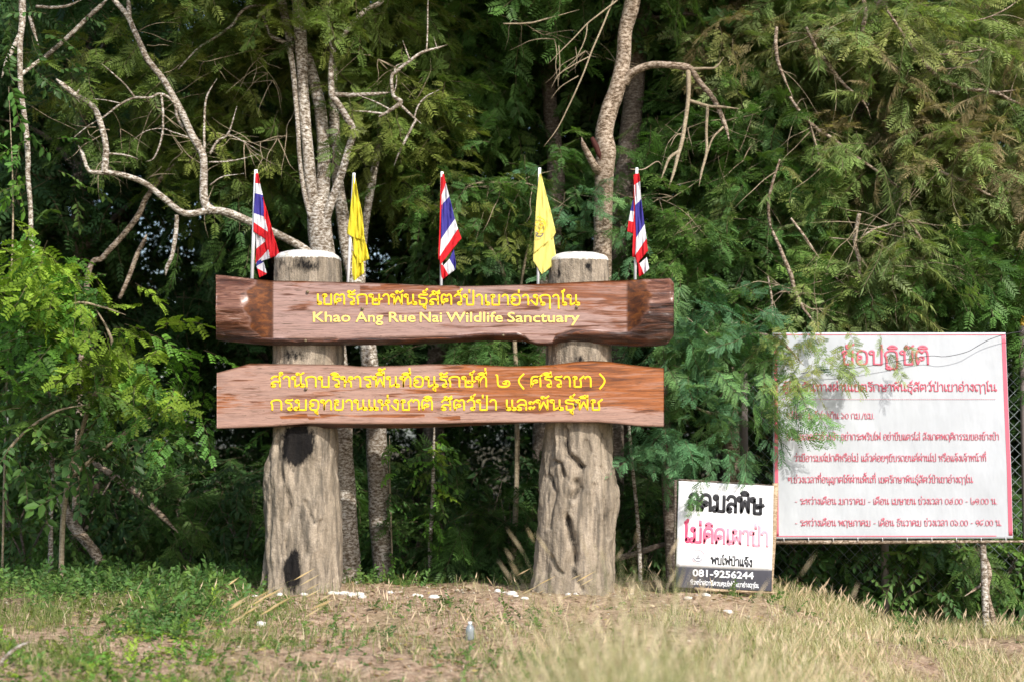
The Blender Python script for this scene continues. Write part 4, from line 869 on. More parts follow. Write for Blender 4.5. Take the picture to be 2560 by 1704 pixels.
AB = [([dp(x, y, 1.4) for x, y in l], [.02]*len(l)) for l in ([(480, 485), (470, 400), (410, 230), (300, 40)], [(225, 397), (240, 330), (160, 205)], [(640, 200), (560, 120), (420, 160)], [(700, 300), (580, 330), (480, 300)], [(800, 100), (900, 160), (960, 260)], [(330, 420), (420, 350), (560, 300)], [(150, 300), (300, 290), (420, 200)])]
sprout('twig', AB, 110, (.25, .7), TWIG, A, 6)
Yd = 1.2
D_ = thing('tree', 'brown tree with a leaning curved trunk and broken stub behind the second pillar', 'tree', tuple(gpt(dp(1385, 1350, Yd))))
c3 = lambda *p: [C3(x, y, Yd+dy) for x, y, dy in p]
r3 = lambda w: px_r(w/3.681, Yd)
tubes('trunk', [
    ([gpt(dp(1390, 1380, Yd)), dp(1388, 1100, Yd), dp(1385, 800, Yd), dp(1385, 600, Yd)]+c3((850, 1620, 0), (865, 1400, 0), (845, 1230, 0), (890, 1040, 0), (950, 860, 0), (1000, 690, 0), (1030, 500, 0), (1040, 280, 0), (1100, 60, 0), (1140, -150, 0)), [r3(210), r3(190), r3(180), r3(178), r3(172), r3(180), r3(166), r3(165), r3(156), r3(150), r3(140), r3(136), r3(150), r3(140)], dict(sides=18, rough=.16)),
    (c3((1030, 760, 0), (1080, 690, -.05), (1150, 645, -.1), (1280, 600, -.15), (1420, 598, -.2), (1560, 612, -.2), (1650, 640, -.2), (1720, 750, -.2), (1860, 920, -.2), (1960, 1150, -.2), (2000, 1300, -.2)), [r3(110), r3(88), r3(74), r3(66), r3(64), r3(66), r3(58), r3(54), r3(48), r3(40), r3(26)], dict(sides=12)),
    (c3((820, 1600, 0), (760, 1530, -.15), (700, 1420, -.22), (655, 1330, -.28), (640, 1262, -.3)), [r3(90), r3(74), r3(60), r3(40), r3(12)], dict(sides=9, rough=.25)),
], BROWN, D_)
tubes('bare_branch', [
    (c3((1625, 650, -.2), (1622, 900, -.22), (1590, 1150, -.25), (1560, 1320, -.25), (1530, 1420, -.25), (1490, 1580, -.25), (1440, 1740, -.25)), [r3(48), r3(40), r3(38), r3(36), r3(34), r3(28), r3(20)], dict(sides=8)),
    (c3((1530, 1395, -.25), (1450, 1455, -.25), (1405, 1560, -.25), (1370, 1660, -.25)), [r3(28), r3(26), r3(22), r3(14)], dict(sides=7)), (c3((1630, 925, -.22), (1800, 975, -.25), (1930, 985, -.25), (2090, 1002, -.25)), [r3(32), r3(28), r3(26), r3(16)], dict(sides=7)),
    (c3((1800, 975, -.25), (1788, 1200, -.25), (1790, 1400, -.25), (1745, 1580, -.25), (1720, 1720, -.25)), [r3(30), r3(28), r3(27), r3(22), r3(14)], dict(sides=7)), (c3((1945, 1170, -.2), (1850, 1270, -.22), (1800, 1400, -.22), (1750, 1560, -.22)), [r3(22), r3(20), r3(17), r3(10)], dict(sides=6)),
    (c3((1620, 640, -.2), (1760, 630, -.25), (1870, 622, -.28), (1950, 528, -.3)), [r3(34), r3(24), r3(20), r3(12)], dict(sides=6)), (c3((1580, 1230, -.25), (1510, 1250, -.25), (1450, 1360, -.25)), [r3(13), r3(11), r3(7)], dict(sides=5)),
    (c3((1090, 1560, -.25), (1210, 1560, -.25), (1330, 1490, -.25), (1380, 1520, -.25)), [r3(9), r3(12), r3(12), r3(8)], dict(sides=5)),
], TWIG, D_)
tubes('hanging_twig', [
    (c3((1000, -30, -.5), (960, 10, -.5), (870, 80, -.55), (780, 150, -.6), (690, 222, -.6), (580, 340, -.6), (460, 460, -.6), (335, 588, -.6)), [r3(18), r3(17), r3(16), r3(15), r3(14), r3(12), r3(10), r3(6)], dict(sides=5)),
    (c3((940, -20, -.5), (890, 100, -.5), (830, 250, -.55), (730, 480, -.6), (660, 670, -.6), (590, 830, -.6), (530, 960, -.6), (420, 1180, -.6), (290, 1355, -.6)), [r3(18), r3(17), r3(17), r3(16), r3(15), r3(15), r3(14), r3(12), r3(7)], dict(sides=5)),
    (c3((692, 225, -.6), (680, 330, -.6), (640, 440, -.6), (550, 610, -.6)), [r3(12), r3(11), r3(10), r3(6)], dict(sides=5)), (c3((705, 525, -.6), (600, 580, -.6), (540, 615, -.6), (430, 690, -.6), (358, 815, -.6)), [r3(12), r3(11), r3(11), r3(9), r3(6)], dict(sides=5)),
    (c3((610, 700, -.6), (450, 800, -.6), (350, 920, -.6)), [r3(9), r3(8), r3(5)], dict(sides=5)), (c3((430, 420, -.6), (440, 620, -.6), (420, 800, -.6)), [r3(9), r3(8), r3(5)], dict(sides=5)), (c3((-80, 220, -.3), (150, 215, -.3), (300, 180, -.3), (620, 90, -.3)), [r3(14), r3(18), r3(15), r3(9)], dict(sides=5)),
], TWIG, D_)
DB = [([dp(x, y, 1.5) for x, y in l], [.02]*len(l)) for l in ([(1580, 180), (1580, 320), (1540, 480)], [(1640, 250), (1700, 350), (1760, 480)], [(1440, 150), (1300, 100), (1150, 40)], [(1350, 450), (1200, 430), (1050, 430)], [(1500, 450), (1600, 500), (1700, 620)], [(1600, 640), (1700, 700), (1800, 740)])]
sprout('twig', DB, 110, (.3, .8), TWIG, D_, 7)
mw = mat('dark_wound', (.05, .012, .008), .8)
w0 = [C3(735, 1270, Yd-.19), C3(770, 1340, Yd-.2), C3(800, 1420, Yd-.2), C3(815, 1480, Yd-.19)]; tubes('wound', [(w0, [r3(40), r3(60), r3(50), r3(14)], dict(sides=8, rough=.3))], mw, D_)
foliage('crown', [pb(1160, 200, 3.0, 80, 200, .7, 75, cas, 'mid'), pb(1350, 250, 3.8, 60, 190, .4, 50, cas, 'mid'), pb(1130, 60, 2.8, 170, 110, .8, 90, cas, 'mid'), pb(1650, 330, 2.0, 110, 150, .6, 90, cas, 'mid'), pb(1300, 380, 1.6, 60, 80, .3, 35, cas, 'mid', (.25, .45)),
                  pb(1630, 110, 2.6, 110, 110, .6, 70, cas, 'mid'), pb(1340, 480, 1.3, 60, 60, .3, 30, cas, 'blue', (.25, .45)), pb(1395, 600, .75, 40, 24, .15, 10, cas, 'blue', (.25, .4)), pb(1600, 560, 1.8, 95, 110, .5, 70, cas, 'mid'), pb(1640, 640, 1.6, 120, 60, .5, 50, cas, 'mid'),
                  blob((1.3, 1.9, 7.6), (2.6, 1.9, 1.1), 330, 'feather', 'mid', (.45, .75)), blob((1.5, 3.5, 9), (3, 2.6, 1.5), 160, 'far', 'mid', (.9, 1.4))], D_)

def simple_tree(label, path, rads, m, crown_blobs, extra=(), cat='tree', group=None, nm='tree'):
    b = gpt(path[0]); t = thing(nm, label, cat, tuple(b), group)
    tubes('trunk', [([b]+list(path), [rads[0]*1.12]+list(rads), dict(sides=14, rough=.14))]+list(extra), m, t)
    if crown_blobs: foliage('crown', crown_blobs, t)
    return t
Y = 2.6
rr = lambda w, Y: px_r(w*K, Y)
simple_tree('dark straight trunk close behind the curved brown tree', [dp(1402, 1340, Y), dp(1405, 1100, Y), dp(1412, 850, Y), dp(1425, 600, Y), dp(1437, 420, Y), dp(1450, 300, Y), dp(1465, 150, Y), dp(1480, 0, Y), dp(1485, -150, Y)],
            [rr(66, Y), rr(60, Y), rr(56, Y), rr(56, Y), rr(55, Y), rr(48, Y), rr(42, Y), rr(46, Y), rr(44, Y)], DARK,
            [pb(1480, 60, 4.2, 200, 120, .8, 90, 'feather', 'deep'), blob((1.2, 3.2, 8), (2.2, 2, 1.3), 120, 'far', 'deep', (.8, 1.3))],
            [([C3(1240, 170, Y-.1), C3(1380, 160, Y-.2), C3(1600, 128, Y-.2), C3(1850, 182, Y-.2)], [px_r(12, Y), px_r(11, Y), px_r(9, Y), px_r(5, Y)], dict(sides=7)),
             ([C3(1240, 80, Y), C3(1350, 250, Y-.1), C3(1480, 370, Y-.1), C3(1640, 512, Y-.1)], [px_r(14, Y), px_r(14, Y), px_r(13, Y), px_r(7, Y)], dict(sides=7))])
Y = 3.2
simple_tree('greyish trunk half hidden by fern-like leaves behind the emblem flag', [dp(1240, 1340, Y), dp(1246, 1000, Y), dp(1254, 720, Y), dp(1268, 560, Y), dp(1278, 430, Y), dp(1274, 330, Y), dp(1262, 200, Y), dp(1256, 60, Y), dp(1250, -120, Y)],
            [rr(46, Y), rr(42, Y), rr(42, Y), rr(44, Y), rr(44, Y), rr(38, Y), rr(34, Y), rr(32, Y), rr(30, Y)], DARK, [pb(1240, 120, 4.6, 150, 150, .8, 80, 'feather', 'mid'), blob((0, 4.2, 8.2), (2.2, 2, 1.3), 120, 'far', 'deep', (.8, 1.3))])
Y = 1.6
simple_tree('sunlit slender trunk standing alone between the two pillars', [dp(884, 1330, Y), dp(874, 1200, Y), dp(868, 1060, Y), dp(862, 950, Y), dp(851, 840, Y), dp(838, 720, Y), dp(812, 630, Y), dp(796, 560, Y), dp(786, 480, Y), dp(776, 400, Y), dp(768, 250, Y), dp(762, 60, Y)],
            [rr(50, Y), rr(48, Y), rr(50, Y), rr(46, Y), rr(40, Y), rr(36, Y), rr(36, Y), rr(32, Y), rr(28, Y), rr(26, Y), rr(24, Y), rr(20, Y)], PALE,
            [pb(800, 330, 2.8, 80, 130, .5, 40, 'feather', 'olive')], [([dp(832, 690, Y+.1), dp(836, 560, Y+.2), dp(850, 450, Y+.3), dp(872, 330, Y+.4), dp(890, 180, Y+.5)], [px_r(16, Y), px_r(18, Y), px_r(22, Y), px_r(18, Y), px_r(14, Y)], dict(sides=8))])
Y = .9
simple_tree('thin dark trunk between the lower board and the small notice', [dp(1546, 1340, Y), dp(1540, 1180, Y), dp(1532, 1020, Y), dp(1526, 860, Y), dp(1530, 700, Y)], [rr(28, Y), rr(28, Y), rr(26, Y), rr(22, Y), rr(14, Y)], DARK,
            [pb(1545, 1010, .5, 60, 30, .2, 16, 'feather', 'blue', (.25, .45)), pb(1600, 700, .9, 80, 60, .4, 40, 'feather', 'blue', (.35, .6))])
Y = .8
simple_tree('leafy acacia whose blue-green fronds hang over the banner corner', [dp(1702, 1340, Y), dp(1690, 1180, Y), dp(1686, 1050, Y), dp(1684, 930, Y), dp(1678, 840, Y), dp(1690, 740, Y)], [rr(34, Y), rr(33, Y), rr(32, Y), rr(30, Y), rr(26, Y), rr(16, Y)], BROWN,
            [pb(1630, 1000, .0, 70, 70, .25, 30, 'feather', 'blue', (.3, .55)), pb(1615, 870, .1, 60, 50, .25, 22, 'feather', 'blue', (.3, .55)), pb(1600, 770, .2, 70, 40, .25, 26, 'feather', 'blue', (.3, .55)), pb(1720, 790, .0, 90, 40, .2, 32, 'feather', 'blue', (.3, .55)),
             pb(1800, 850, -.1, 40, 60, .12, 18, 'feather', 'blue', (.25, .45), down=.8), pb(1890, 790, -.05, 60, 22, .08, 16, 'feather', 'dry', (.2, .34), down=.8), pb(1985, 785, .0, 40, 14, .06, 8, 'feather', 'dry', (.18, .3), down=.8), pb(1870, 830, -.1, 55, 32, .12, 16, 'feather', 'dry', (.25, .45), down=.8), pb(1745, 900, .1, 40, 40, .15, 8, 'feather', 'blue', (.25, .45)), pb(1600, 1050, .1, 40, 25, .15, 8, 'feather', 'blue', (.2, .32)), pb(1600, 1140, -.38, 12, 8, .02, 2, 'feather', 'blue', (.10, .15), down=1.2, spread=.04)],
            [([dp(1684, 840, Y), dp(1650, 790, Y-.4), dp(1580, 730, Y-.6)], [.04, .025, .01], dict(sides=6)), ([dp(1684, 800, Y), dp(1740, 770, Y-.5), dp(1800, 790, Y-.8), dp(1850, 840, Y-.9)], [.04, .028, .02, .008], dict(sides=6)), ([dp(1686, 930, Y), dp(1640, 950, Y-.4), dp(1580, 925, Y-.6)], [.03, .02, .008], dict(sides=6))])
Y = 2.2
J = simple_tree('big spreading tree whose long drooping branches fill the air above the banner', [dp(1902, 1400, Y), dp(1895, 1250, Y), dp(1900, 1000, Y), dp(1925, 700, Y), dp(1960, 420, Y), dp(2010, 120, Y), dp(2040, -150, Y)], [rr(40, Y), rr(38, Y), rr(38, Y), rr(36, Y), rr(36, Y), rr(40, Y), rr(38, Y)], DARK,
    [pb(1780, 120, 2.15, 170, 150, .7, 130, 'feather', 'dry'), pb(2000, 110, 1.85, 190, 150, .8, 204, 'casuarina', 'dry', (.35, .7)), pb(2000, 110, 1.85, 190, 150, .8, 102, 'feather', 'dry'), pb(2240, 120, 1.75, 170, 160, .8, 204, 'casuarina', 'dry', (.35, .7)), pb(2240, 120, 1.75, 170, 160, .8, 102, 'feather', 'dry'), pb(1780, 400, 2.05, 150, 160, .6, 120, 'feather', 'mid'), pb(1960, 380, 1.65, 160, 160, .7, 168, 'casuarina', 'dry', (.35, .7)), pb(1960, 380, 1.65, 160, 160, .7, 84, 'feather', 'dry'),
     pb(2180, 380, 1.55, 160, 150, .7, 168, 'casuarina', 'dry', (.35, .7)), pb(2180, 380, 1.55, 160, 150, .7, 84, 'feather', 'dry'), pb(2340, 400, 1.55, 110, 170, .7, 108, 'casuarina', 'dry', (.35, .7)), pb(2340, 400, 1.55, 110, 170, .7, 54, 'feather', 'dry'), pb(1820, 630, 1.85, 130, 110, .5, 90, 'feather', 'mid'), pb(2000, 620, 1.45, 150, 100, .5, 132, 'casuarina', 'dry', (.35, .7)), pb(2000, 620, 1.45, 150, 100, .5, 66, 'feather', 'dry'), pb(2190, 640, 1.45, 150, 90, .5, 100, 'feather', 'mid'), pb(2340, 660, 1.45, 100, 90, .5, 60, 'feather', 'mid'),
     blob((4.2, 3.0, 7.8), (3.4, 1.6, 1.2), 400, 'feather', 'dry', (.45, .75)), blob((5, 4.6, 9.3), (3.5, 2.6, 1.5), 200, 'far', 'dry', (.9, 1.4))])
c4_ = lambda Yq, *p: [C4(x, y, Yq+.4) for x, y in p]; c6 = lambda Yq, *p: [C6(x, y, Yq+.4) for x, y in p]; r4 = lambda w: px_r(w/3.681, .9)
JB = [
    (c4_(.7, (860, -80), (900, 120), (870, 280), (930, 400), (1050, 520), (1240, 700), (1450, 900), (1700, 1100)), [r4(70), r4(60), r4(54), r4(50), r4(44), r4(38), r4(30), r4(18)], dict(sides=8)),
    (c4_(.5, (1100, 100), (1300, 400), (1480, 630), (1600, 730), (1800, 812), (2080, 850), (2250, 930), (2420, 990)), [r4(40), r4(46), r4(52), r4(54), r4(48), r4(44), r4(38), r4(30)], dict(sides=8)),
    (c4_(.5, (1480, 650), (1700, 630), (1900, 570), (2120, 470)), [r4(26), r4(24), r4(20), r4(11)], dict(sides=6)), (c4_(.5, (1500, 500), (1700, 500), (1900, 470), (2110, 440)), [r4(26), r4(22), r4(18), r4(10)], dict(sides=6)),
    (c4_(.5, (2080, 850), (2200, 840), (2400, 810)), [r4(24), r4(20), r4(14)], dict(sides=6)), (c4_(.6, (1780, 205), (2000, 170), (2200, 80), (2330, -20)), [r4(18), r4(18), r4(18), r4(18)], dict(sides=6)),
    (c4_(.6, (200, 890), (280, 1010), (370, 1110), (480, 1210), (600, 1280), (720, 1390), (860, 1480), (1010, 1580), (1200, 1720), (1420, 1830)), [r4(48), r4(46), r4(44), r4(42), r4(42), r4(42), r4(40), r4(38), r4(34), r4(22)], dict(sides=8)),
    (c4_(.6, (390, 1150), (430, 1300), (490, 1480), (530, 1600)), [r4(36), r4(32), r4(28), r4(16)], dict(sides=6)), (c4_(.6, (80, 250), (70, 400), (90, 560), (140, 700), (230, 900)), [r4(60), r4(50), r4(44), r4(40), r4(44)], dict(sides=7)),
    (c4_(.6, (350, 250), (450, 450), (560, 600), (700, 780), (880, 940), (950, 1100)), [r4(48), r4(46), r4(44), r4(38), r4(30), r4(18)], dict(sides=7)),
    (c6(.4, (40, 560), (100, 690), (150, 820), (210, 960), (240, 1080), (290, 1210), (370, 1330), (480, 1445)), [r4(44), r4(46), r4(48), r4(50), r4(46), r4(44), r4(38), r4(22)], dict(sides=9)),
    (c6(.5, (110, -100), (40, 120), (5, 300), (15, 480), (50, 580)), [r4(32), r4(34), r4(36), r4(40), r4(44)], dict(sides=7)), (c6(.5, (840, 400), (810, 560), (800, 680), (835, 820), (838, 960), (800, 1060), (730, 1120)), [r4(70), r4(56), r4(50), r4(46), r4(42), r4(34), r4(18)], dict(sides=8)),
    (c6(.5, (840, 640), (930, 570), (1080, 510), (1420, 450)), [r4(34), r4(30), r4(24), r4(10)], dict(sides=6)), (c6(.5, (1550, 0), (1700, 60), (1840, 120), (2000, 210), (2200, 290)), [r4(46), r4(46), r4(42), r4(36), r4(26)], dict(sides=7)),
    (c6(.6, (1700, 800), (1780, 950), (1850, 1100), (1930, 1230), (2000, 1300)), [r4(46), r4(42), r4(38), r4(34), r4(24)], dict(sides=7)), (c6(.5, (1540, 940), (1750, 962), (2080, 935)), [r4(14), r4(13), r4(8)], dict(sides=5)), (c6(.5, (560, 620), (800, 640), (1030, 660)), [r4(14), r4(13), r4(8)], dict(sides=5)),
    (c6(.5, (1190, 400), (1300, 480), (1400, 620), (1520, 820)), [r4(36), r4(34), r4(32), r4(22)], dict(sides=6)), (c6(.5, (210, 440), (330, 600), (410, 720), (490, 830)), [r4(36), r4(32), r4(28), r4(18)], dict(sides=6)), (c6(.5, (590, 960), (700, 1050), (830, 1130), (960, 1165), (1190, 1100)), [r4(22), r4(20), r4(18), r4(16), r4(10)], dict(sides=5)),
    (c6(.4, (80, 1140), (180, 1085), (240, 1070)), [r4(8), r4(11), r4(12)], dict(sides=5)), (c6(.4, (390, 1300), (450, 1275), (510, 1265)), [r4(12), r4(10), r4(6)], dict(sides=5)), (c6(.5, (1150, 215), (1300, 175), (1420, 165)), [r4(12), r4(10), r4(6)], dict(sides=5)), (c6(.5, (0, 980), (30, 1150), (40, 1300), (50, 1420)), [r4(28), r4(28), r4(26), r4(20)], dict(sides=6)),
]
JB = [(p_, [r*(.36+.46*math.sin(math.pi*(.08+.92*i/(len(q_)-1)))**.6) if i < len(q_)-1 else r*.3 for i, r in enumerate(q_)], k_) for p_, q_, k_ in JB]
tubes('drooping_branch', JB, BROWN, J)
sprout('twig', JB, 150, (.25, .8), TWIG, J, 5)


# slender stems of the thicket at the other side
Y = 1.0
simple_tree('tall thin grey stem standing free before the dark thicket, leafless', [C9(465, 500, Y), C9(470, 0, Y), C7(480, 1300, Y), C7(465, 700, Y), C7(430, 420, Y), C7(400, 250, Y), C7(375, 60, Y), C5(345, 1350, Y), C5(320, 1050, Y), C5(300, 800, Y), C5(285, 550, Y), C5(278, 300, Y), C5(255, 30, Y), C1(260, 1500, Y), C1(245, 1250, Y), C1(215, 1000, Y), C1(190, 800, Y), C1(185, 400, Y), C1(205, 200, Y), C1(205, 0, Y), C1(200, -200, Y)],
            [px_r(w/3.681, Y) for w in (46, 44, 44, 46, 50, 50, 44, 44, 44, 44, 46, 46, 48, 50, 50, 50, 50, 54, 60, 66, 60)], PALE, [pb(60, 40, 1.8, 110, 80, .4, 14, 'broad', 'deep', (.3, .5)), blob((-5, 2, 7.3), (1.6, 1.8, .9), 110, 'feather', 'deep', (.45, .75))],
            [([C1(195, 690, Y), C1(280, 620, Y+.1), C1(420, 520, Y+.2), C1(560, 400, Y+.2), C1(690, 280, Y+.2), C1(800, 170, Y+.2), C1(900, 80, Y+.2), C1(1000, -20, Y+.2)], [px_r(10, Y), px_r(11, Y), px_r(12, Y), px_r(12, Y), px_r(12, Y), px_r(12, Y), px_r(12, Y), px_r(11, Y)], dict(sides=7)),
             ([C1(175, 330, Y), C1(120, 450, Y), C1(60, 570, Y), C1(15, 720, Y)], [px_r(12, Y), px_r(12, Y), px_r(11, Y), px_r(8, Y)], dict(sides=6)), ([C1(270, 150, Y), C1(300, 250, Y), C1(355, 420, Y)], [px_r(7, Y), px_r(10, Y), px_r(8, Y)], dict(sides=6)), ([C1(330, 60, Y), C1(480, 70, Y), C1(620, 55, Y), C1(770, -10, Y)], [px_r(8, Y), px_r(8, Y), px_r(7, Y), px_r(6, Y)], dict(sides=5))])
Y = 2.4
simple_tree('leaning brownish trunk crossing the gap under the bare pale limb', [C7(700, 1300, Y), C5(800, 1050, Y), C5(950, 800, Y), C5(1130, 600, Y), C5(1270, 420, Y), C5(1350, 250, Y), C5(1480, 80, Y), C1(1640, 1480, Y)], [px_r(w/3.681, Y) for w in (56, 52, 50, 50, 52, 50, 46, 40)], BROWN, [pb(480, 330, 3, 130, 90, .5, 50, 'feather', 'olive')],
            [([C5(1100, 1180, Y), C5(1190, 970, Y), C5(1260, 780, Y), C5(1320, 660, Y), C5(1350, 590, Y)], [px_r(10, Y), px_r(12, Y), px_r(12, Y), px_r(11, Y), px_r(8, Y)], dict(sides=6))])
fb = tubes('dead_branch', [([C7(780, 1060, 1.8), C7(930, 1160, 1.7), C7(1100, 1280, 1.6), C7(1290, 1420, 1.5), C7(1480, 1600, 1.4), C7(1640, 1760, 1.3)], [px_r(14, 2), px_r(16, 2), px_r(18, 2), px_r(17, 2), px_r(15, 2), px_r(10, 2)], dict(sides=9, rough=.2)),
                           ], BROWN); tag(fb, 'dead brown branch slanting down through the shrub', 'branch')
fb = tubes('dead_tree', [([C9(560, -120, 1.6), C9(650, 80, 1.5), C9(750, 220, 1.4), C9(840, 330, 1.3), C9(930, 470, 1.25)], [px_r(26, 2), px_r(26, 2), px_r(26, 2), px_r(25, 2), px_r(24, 2)], dict(sides=9, rough=.2)), ([C9(880, 360, 1.3), C9(760, 240, 1.2), C9(650, 210, 1.15)], [.03, .022, .012], dict(sides=6, rough=.2))], BROWN)
tag(fb, 'leaning dead trunk ending in the weeds at the forest edge', 'tree trunk')
fb = tubes('fallen_branch', [([dp(1424, 1283, 1.0), dp(1470, 1270, 1.0), dp(1515, 1255, 1.0), dp(1555, 1243, 1.0)], [.03, .03, .03, .026], dict(sides=7, rough=.2)), ([dp(1440, 1278, 1.0), dp(1456, 1258, 1.0), dp(1478, 1235, 1.0)], [.012, .01, .006], dict(sides=5))], DARK)
tag(fb, 'dead branch lying across the stems beside the small notice', 'branch')
sp_ = tubes('sapling', [([gpt(dp(1473, 1320, .8)), dp(1472, 1280, .8), dp(1466, 1180, .8), dp(1456, 1080, .8), dp(1448, 990, .8), dp(1440, 900, .8)], [.022, .022, .02, .019, .018, .015], dict(sides=7))], PALE)
tag(sp_, 'thin pale sapling stem just right of the rugged pillar', 'sapling')
sp_ = tubes('sapling', [([gpt(C9(0, 0, .6)+Vector((at(2476, 1560, .5).x-C9(0, 0, .6).x, 0, 0))), at(2485, 1560, .6), at(2466, 1480, .6), at(2472, 1430, .6), at(2458, 1380, .6), at(2456, 1345, .6)], [.035, .034, .032, .034, .03, .03], dict(sides=8)), ([at(2466, 1450, .6), at(2440, 1470, .5), at(2410, 1490, .4)], [.02, .016, .008], dict(sides=6))], BROWN)
tag(sp_, 'crooked brown stem under the far corner of the banner', 'sapling')
stf = tubes('stick', [([C9(-60, 1480, -5), C9(60, 1330, -5), C9(160, 1250, -5), C9(280, 1190, -5)], [.014, .014, .012, .011], dict(sides=6))], PALE); tag(stf, 'pale dry stick propped in the weeds at the edge of the picture', 'stick')

rt = simple_tree('added tree out of view whose high bough shades the thicket', [Vector((-5.2, -6.6, gz(-5.2, -6.6))), Vector((-5.1, -6.5, 2.5)), Vector((-4.7, -6.2, 5.0)), Vector((-3.9, -5.8, 6.8)), Vector((-2.4, -5.3, 7.6))], [.16, .14, .12, .09, .04], BROWN,  # unseen tree, added so its bough dapples the thicket with shade
    [blob((-1.9, -5.0, 7.0), (1.3, .9, 1.3), 62, 'feather', 'mid', (.4, .7), down=.1), blob((-3.2, -5.6, 7.3), (1.0, .9, 1.0), 32, 'feather', 'mid', (.4, .7), down=.1)])
# shrubs and vines
sh = thing('shrub', 'big bright green shrub with round leaflets and yellowish tips beside the boards', 'shrub', tuple(gpt(dp(130, 1300, .6))))
tubes('stem', [([gpt(dp(140, 1310, .6)), dp(150, 1150, .6), dp(200, 950, .4), dp(260, 800, .3), dp(180, 650, .3)], [.03, .028, .024, .018, .01], dict(sides=7)), ([dp(160, 1100, .6), dp(280, 1000, .3), dp(400, 930, .1)], [.022, .018, .008], dict(sides=6)),
               ([dp(30, 790, .2), dp(90, 745, .1), dp(170, 698, 0), dp(230, 705, 0), dp(290, 725, 0)], [.008, .01, .011, .011, .008], dict(sides=6)), ([dp(10, 1045, -.1), dp(60, 990, -.2), dp(130, 945, -.2), dp(200, 930, -.2)], [.016, .015, .013, .008], dict(sides=6))], TWIG, sh)
foliage('crown', [pb(110, 610, .2, 110, 70, .3, 28, 'round', 'bright', (.35, .6)), pb(205, 700, .2, 95, 70, .35, 33, 'round', 'bright', (.3, .5)), pb(265, 790, .1, 90, 60, .3, 32, 'round', 'bright', (.3, .48)), pb(60, 800, .0, 90, 110, .35, 43, 'round', 'bright', (.35, .6)),
                  pb(345, 860, .2, 60, 80, .3, 25, 'round', 'bright', (.28, .44)), pb(405, 930, .2, 40, 60, .2, 15, 'round', 'bright', (.26, .4)), pb(230, 900, .3, 140, 80, .4, 30, 'round', 'mid', (.3, .5)), pb(80, 960, .2, 110, 90, .4, 50, 'broad', 'mid', (.35, .6)), pb(200, 1030, .4, 120, 80, .4, 40, 'broad', 'deep', (.35, .6)), pb(462, 950, .1, 18, 45, .1, 7, 'round', 'bright', (.22, .34), down=1)], sh)
vl = thing('climbing_vine', 'leafy vine with yellow-green leaves hanging down the far edge of the thicket', 'vine', tuple(gpt(dp(20, 1300, .9))))
tubes('stem', [([gpt(dp(5, 1310, .9)), dp(15, 900, .9), dp(30, 500, .9), dp(20, 200, .9)], [.014, .012, .01, .006], dict(sides=6))], TWIG, vl)
foliage('leaves', [pb(30, 330, .8, 40, 110, .2, 21, 'broad', 'bright', (.25, .5)), pb(120, 470, 1.1, 70, 50, .2, 10, 'broad', 'mid', (.25, .5)), pb(40, 700, .8, 60, 90, .3, 21, 'feather', 'bright', (.3, .5)), pb(30, 130, .8, 60, 80, .3, 14, 'broad', 'mid', (.3, .5))], vl)
vn = thing('climbing_vine', 'pale stem wrapped in heart-leaved vine between the slender trunk and the rugged pillar', 'vine', tuple(gpt(dp(992, 1320, 1.6))))
tubes('stem', [([gpt(dp(990, 1330, 1.6)), dp(990, 1240, 1.6), dp(996, 1140, 1.6), dp(997, 1060, 1.6), dp(1000, 960, 1.6)], [.025, .024, .023, .022, .016], dict(sides=7))], PALE, vn)
foliage('leaves', [pb(990, y, 1.5, 18, 26, .06, 6, 'broad', 'mid' if i % 2 else 'bright', (.2, .34), per=3, spread=.06) for i, y in enumerate(range(1000, 1320, 32))], vn)
vn = thing('climbing_vine', 'heart-shaped leaves of a vine climbing the edge of the sunlit slender trunk', 'vine', tuple(gpt(dp(905, 1330, 1.4))))
tubes('stem', [([gpt(dp(906, 1330, 1.42)), dp(898, 1150, 1.42), dp(896, 1000, 1.42)], [.01, .009, .006], dict(sides=5))], TWIG, vn)
foliage('leaves', [pb(903, y, 1.4, 8, 18, .04, 3, 'broad', 'bright' if i % 2 else 'mid', (.16, .28), per=3, spread=.03) for i, y in enumerate(range(1010, 1330, 28))], vn)
kk = thing('sapling', 'young acacia with fern-like leaves showing between the middle flags', 'sapling', tuple(gpt(dp(1180, 1330, 2.0))))
tubes('stem', [([gpt(dp(1180, 1330, 2)), dp(1190, 1000, 2), dp(1175, 700, 2), dp(1120, 560, 1.8), dp(1000, 470, 1.7)], [.035, .03, .025, .018, .008], dict(sides=7)), ([dp(1180, 780, 2), dp(1210, 590, 1.8), dp(1240, 480, 1.7)], [.02, .014, .008], dict(sides=6)), ([dp(1060, 425, 1.5), dp(1150, 420, 1.5), dp(1230, 428, 1.5), dp(1236, 470, 1.5)], [.006, .008, .01, .008], dict(sides=5))], TWIG, kk)
foliage('crown', [pb(1090, 460, 1.7, 130, 50, .3, 45, 'feather', 'mid', (.35, .6)), pb(1180, 520, 1.8, 90, 70, .3, 42, 'feather', 'olive', (.3, .55)), pb(1100, 600, 2.2, 150, 60, .4, 42, 'feather', 'deep', (.4, .6)), pb(1150, 810, 2.0, 180, 40, .4, 35, 'feather', 'mid', (.4, .6)), pb(990, 460, 1.6, 60, 40, .2, 14, 'feather', 'olive', (.25, .45))], kk)

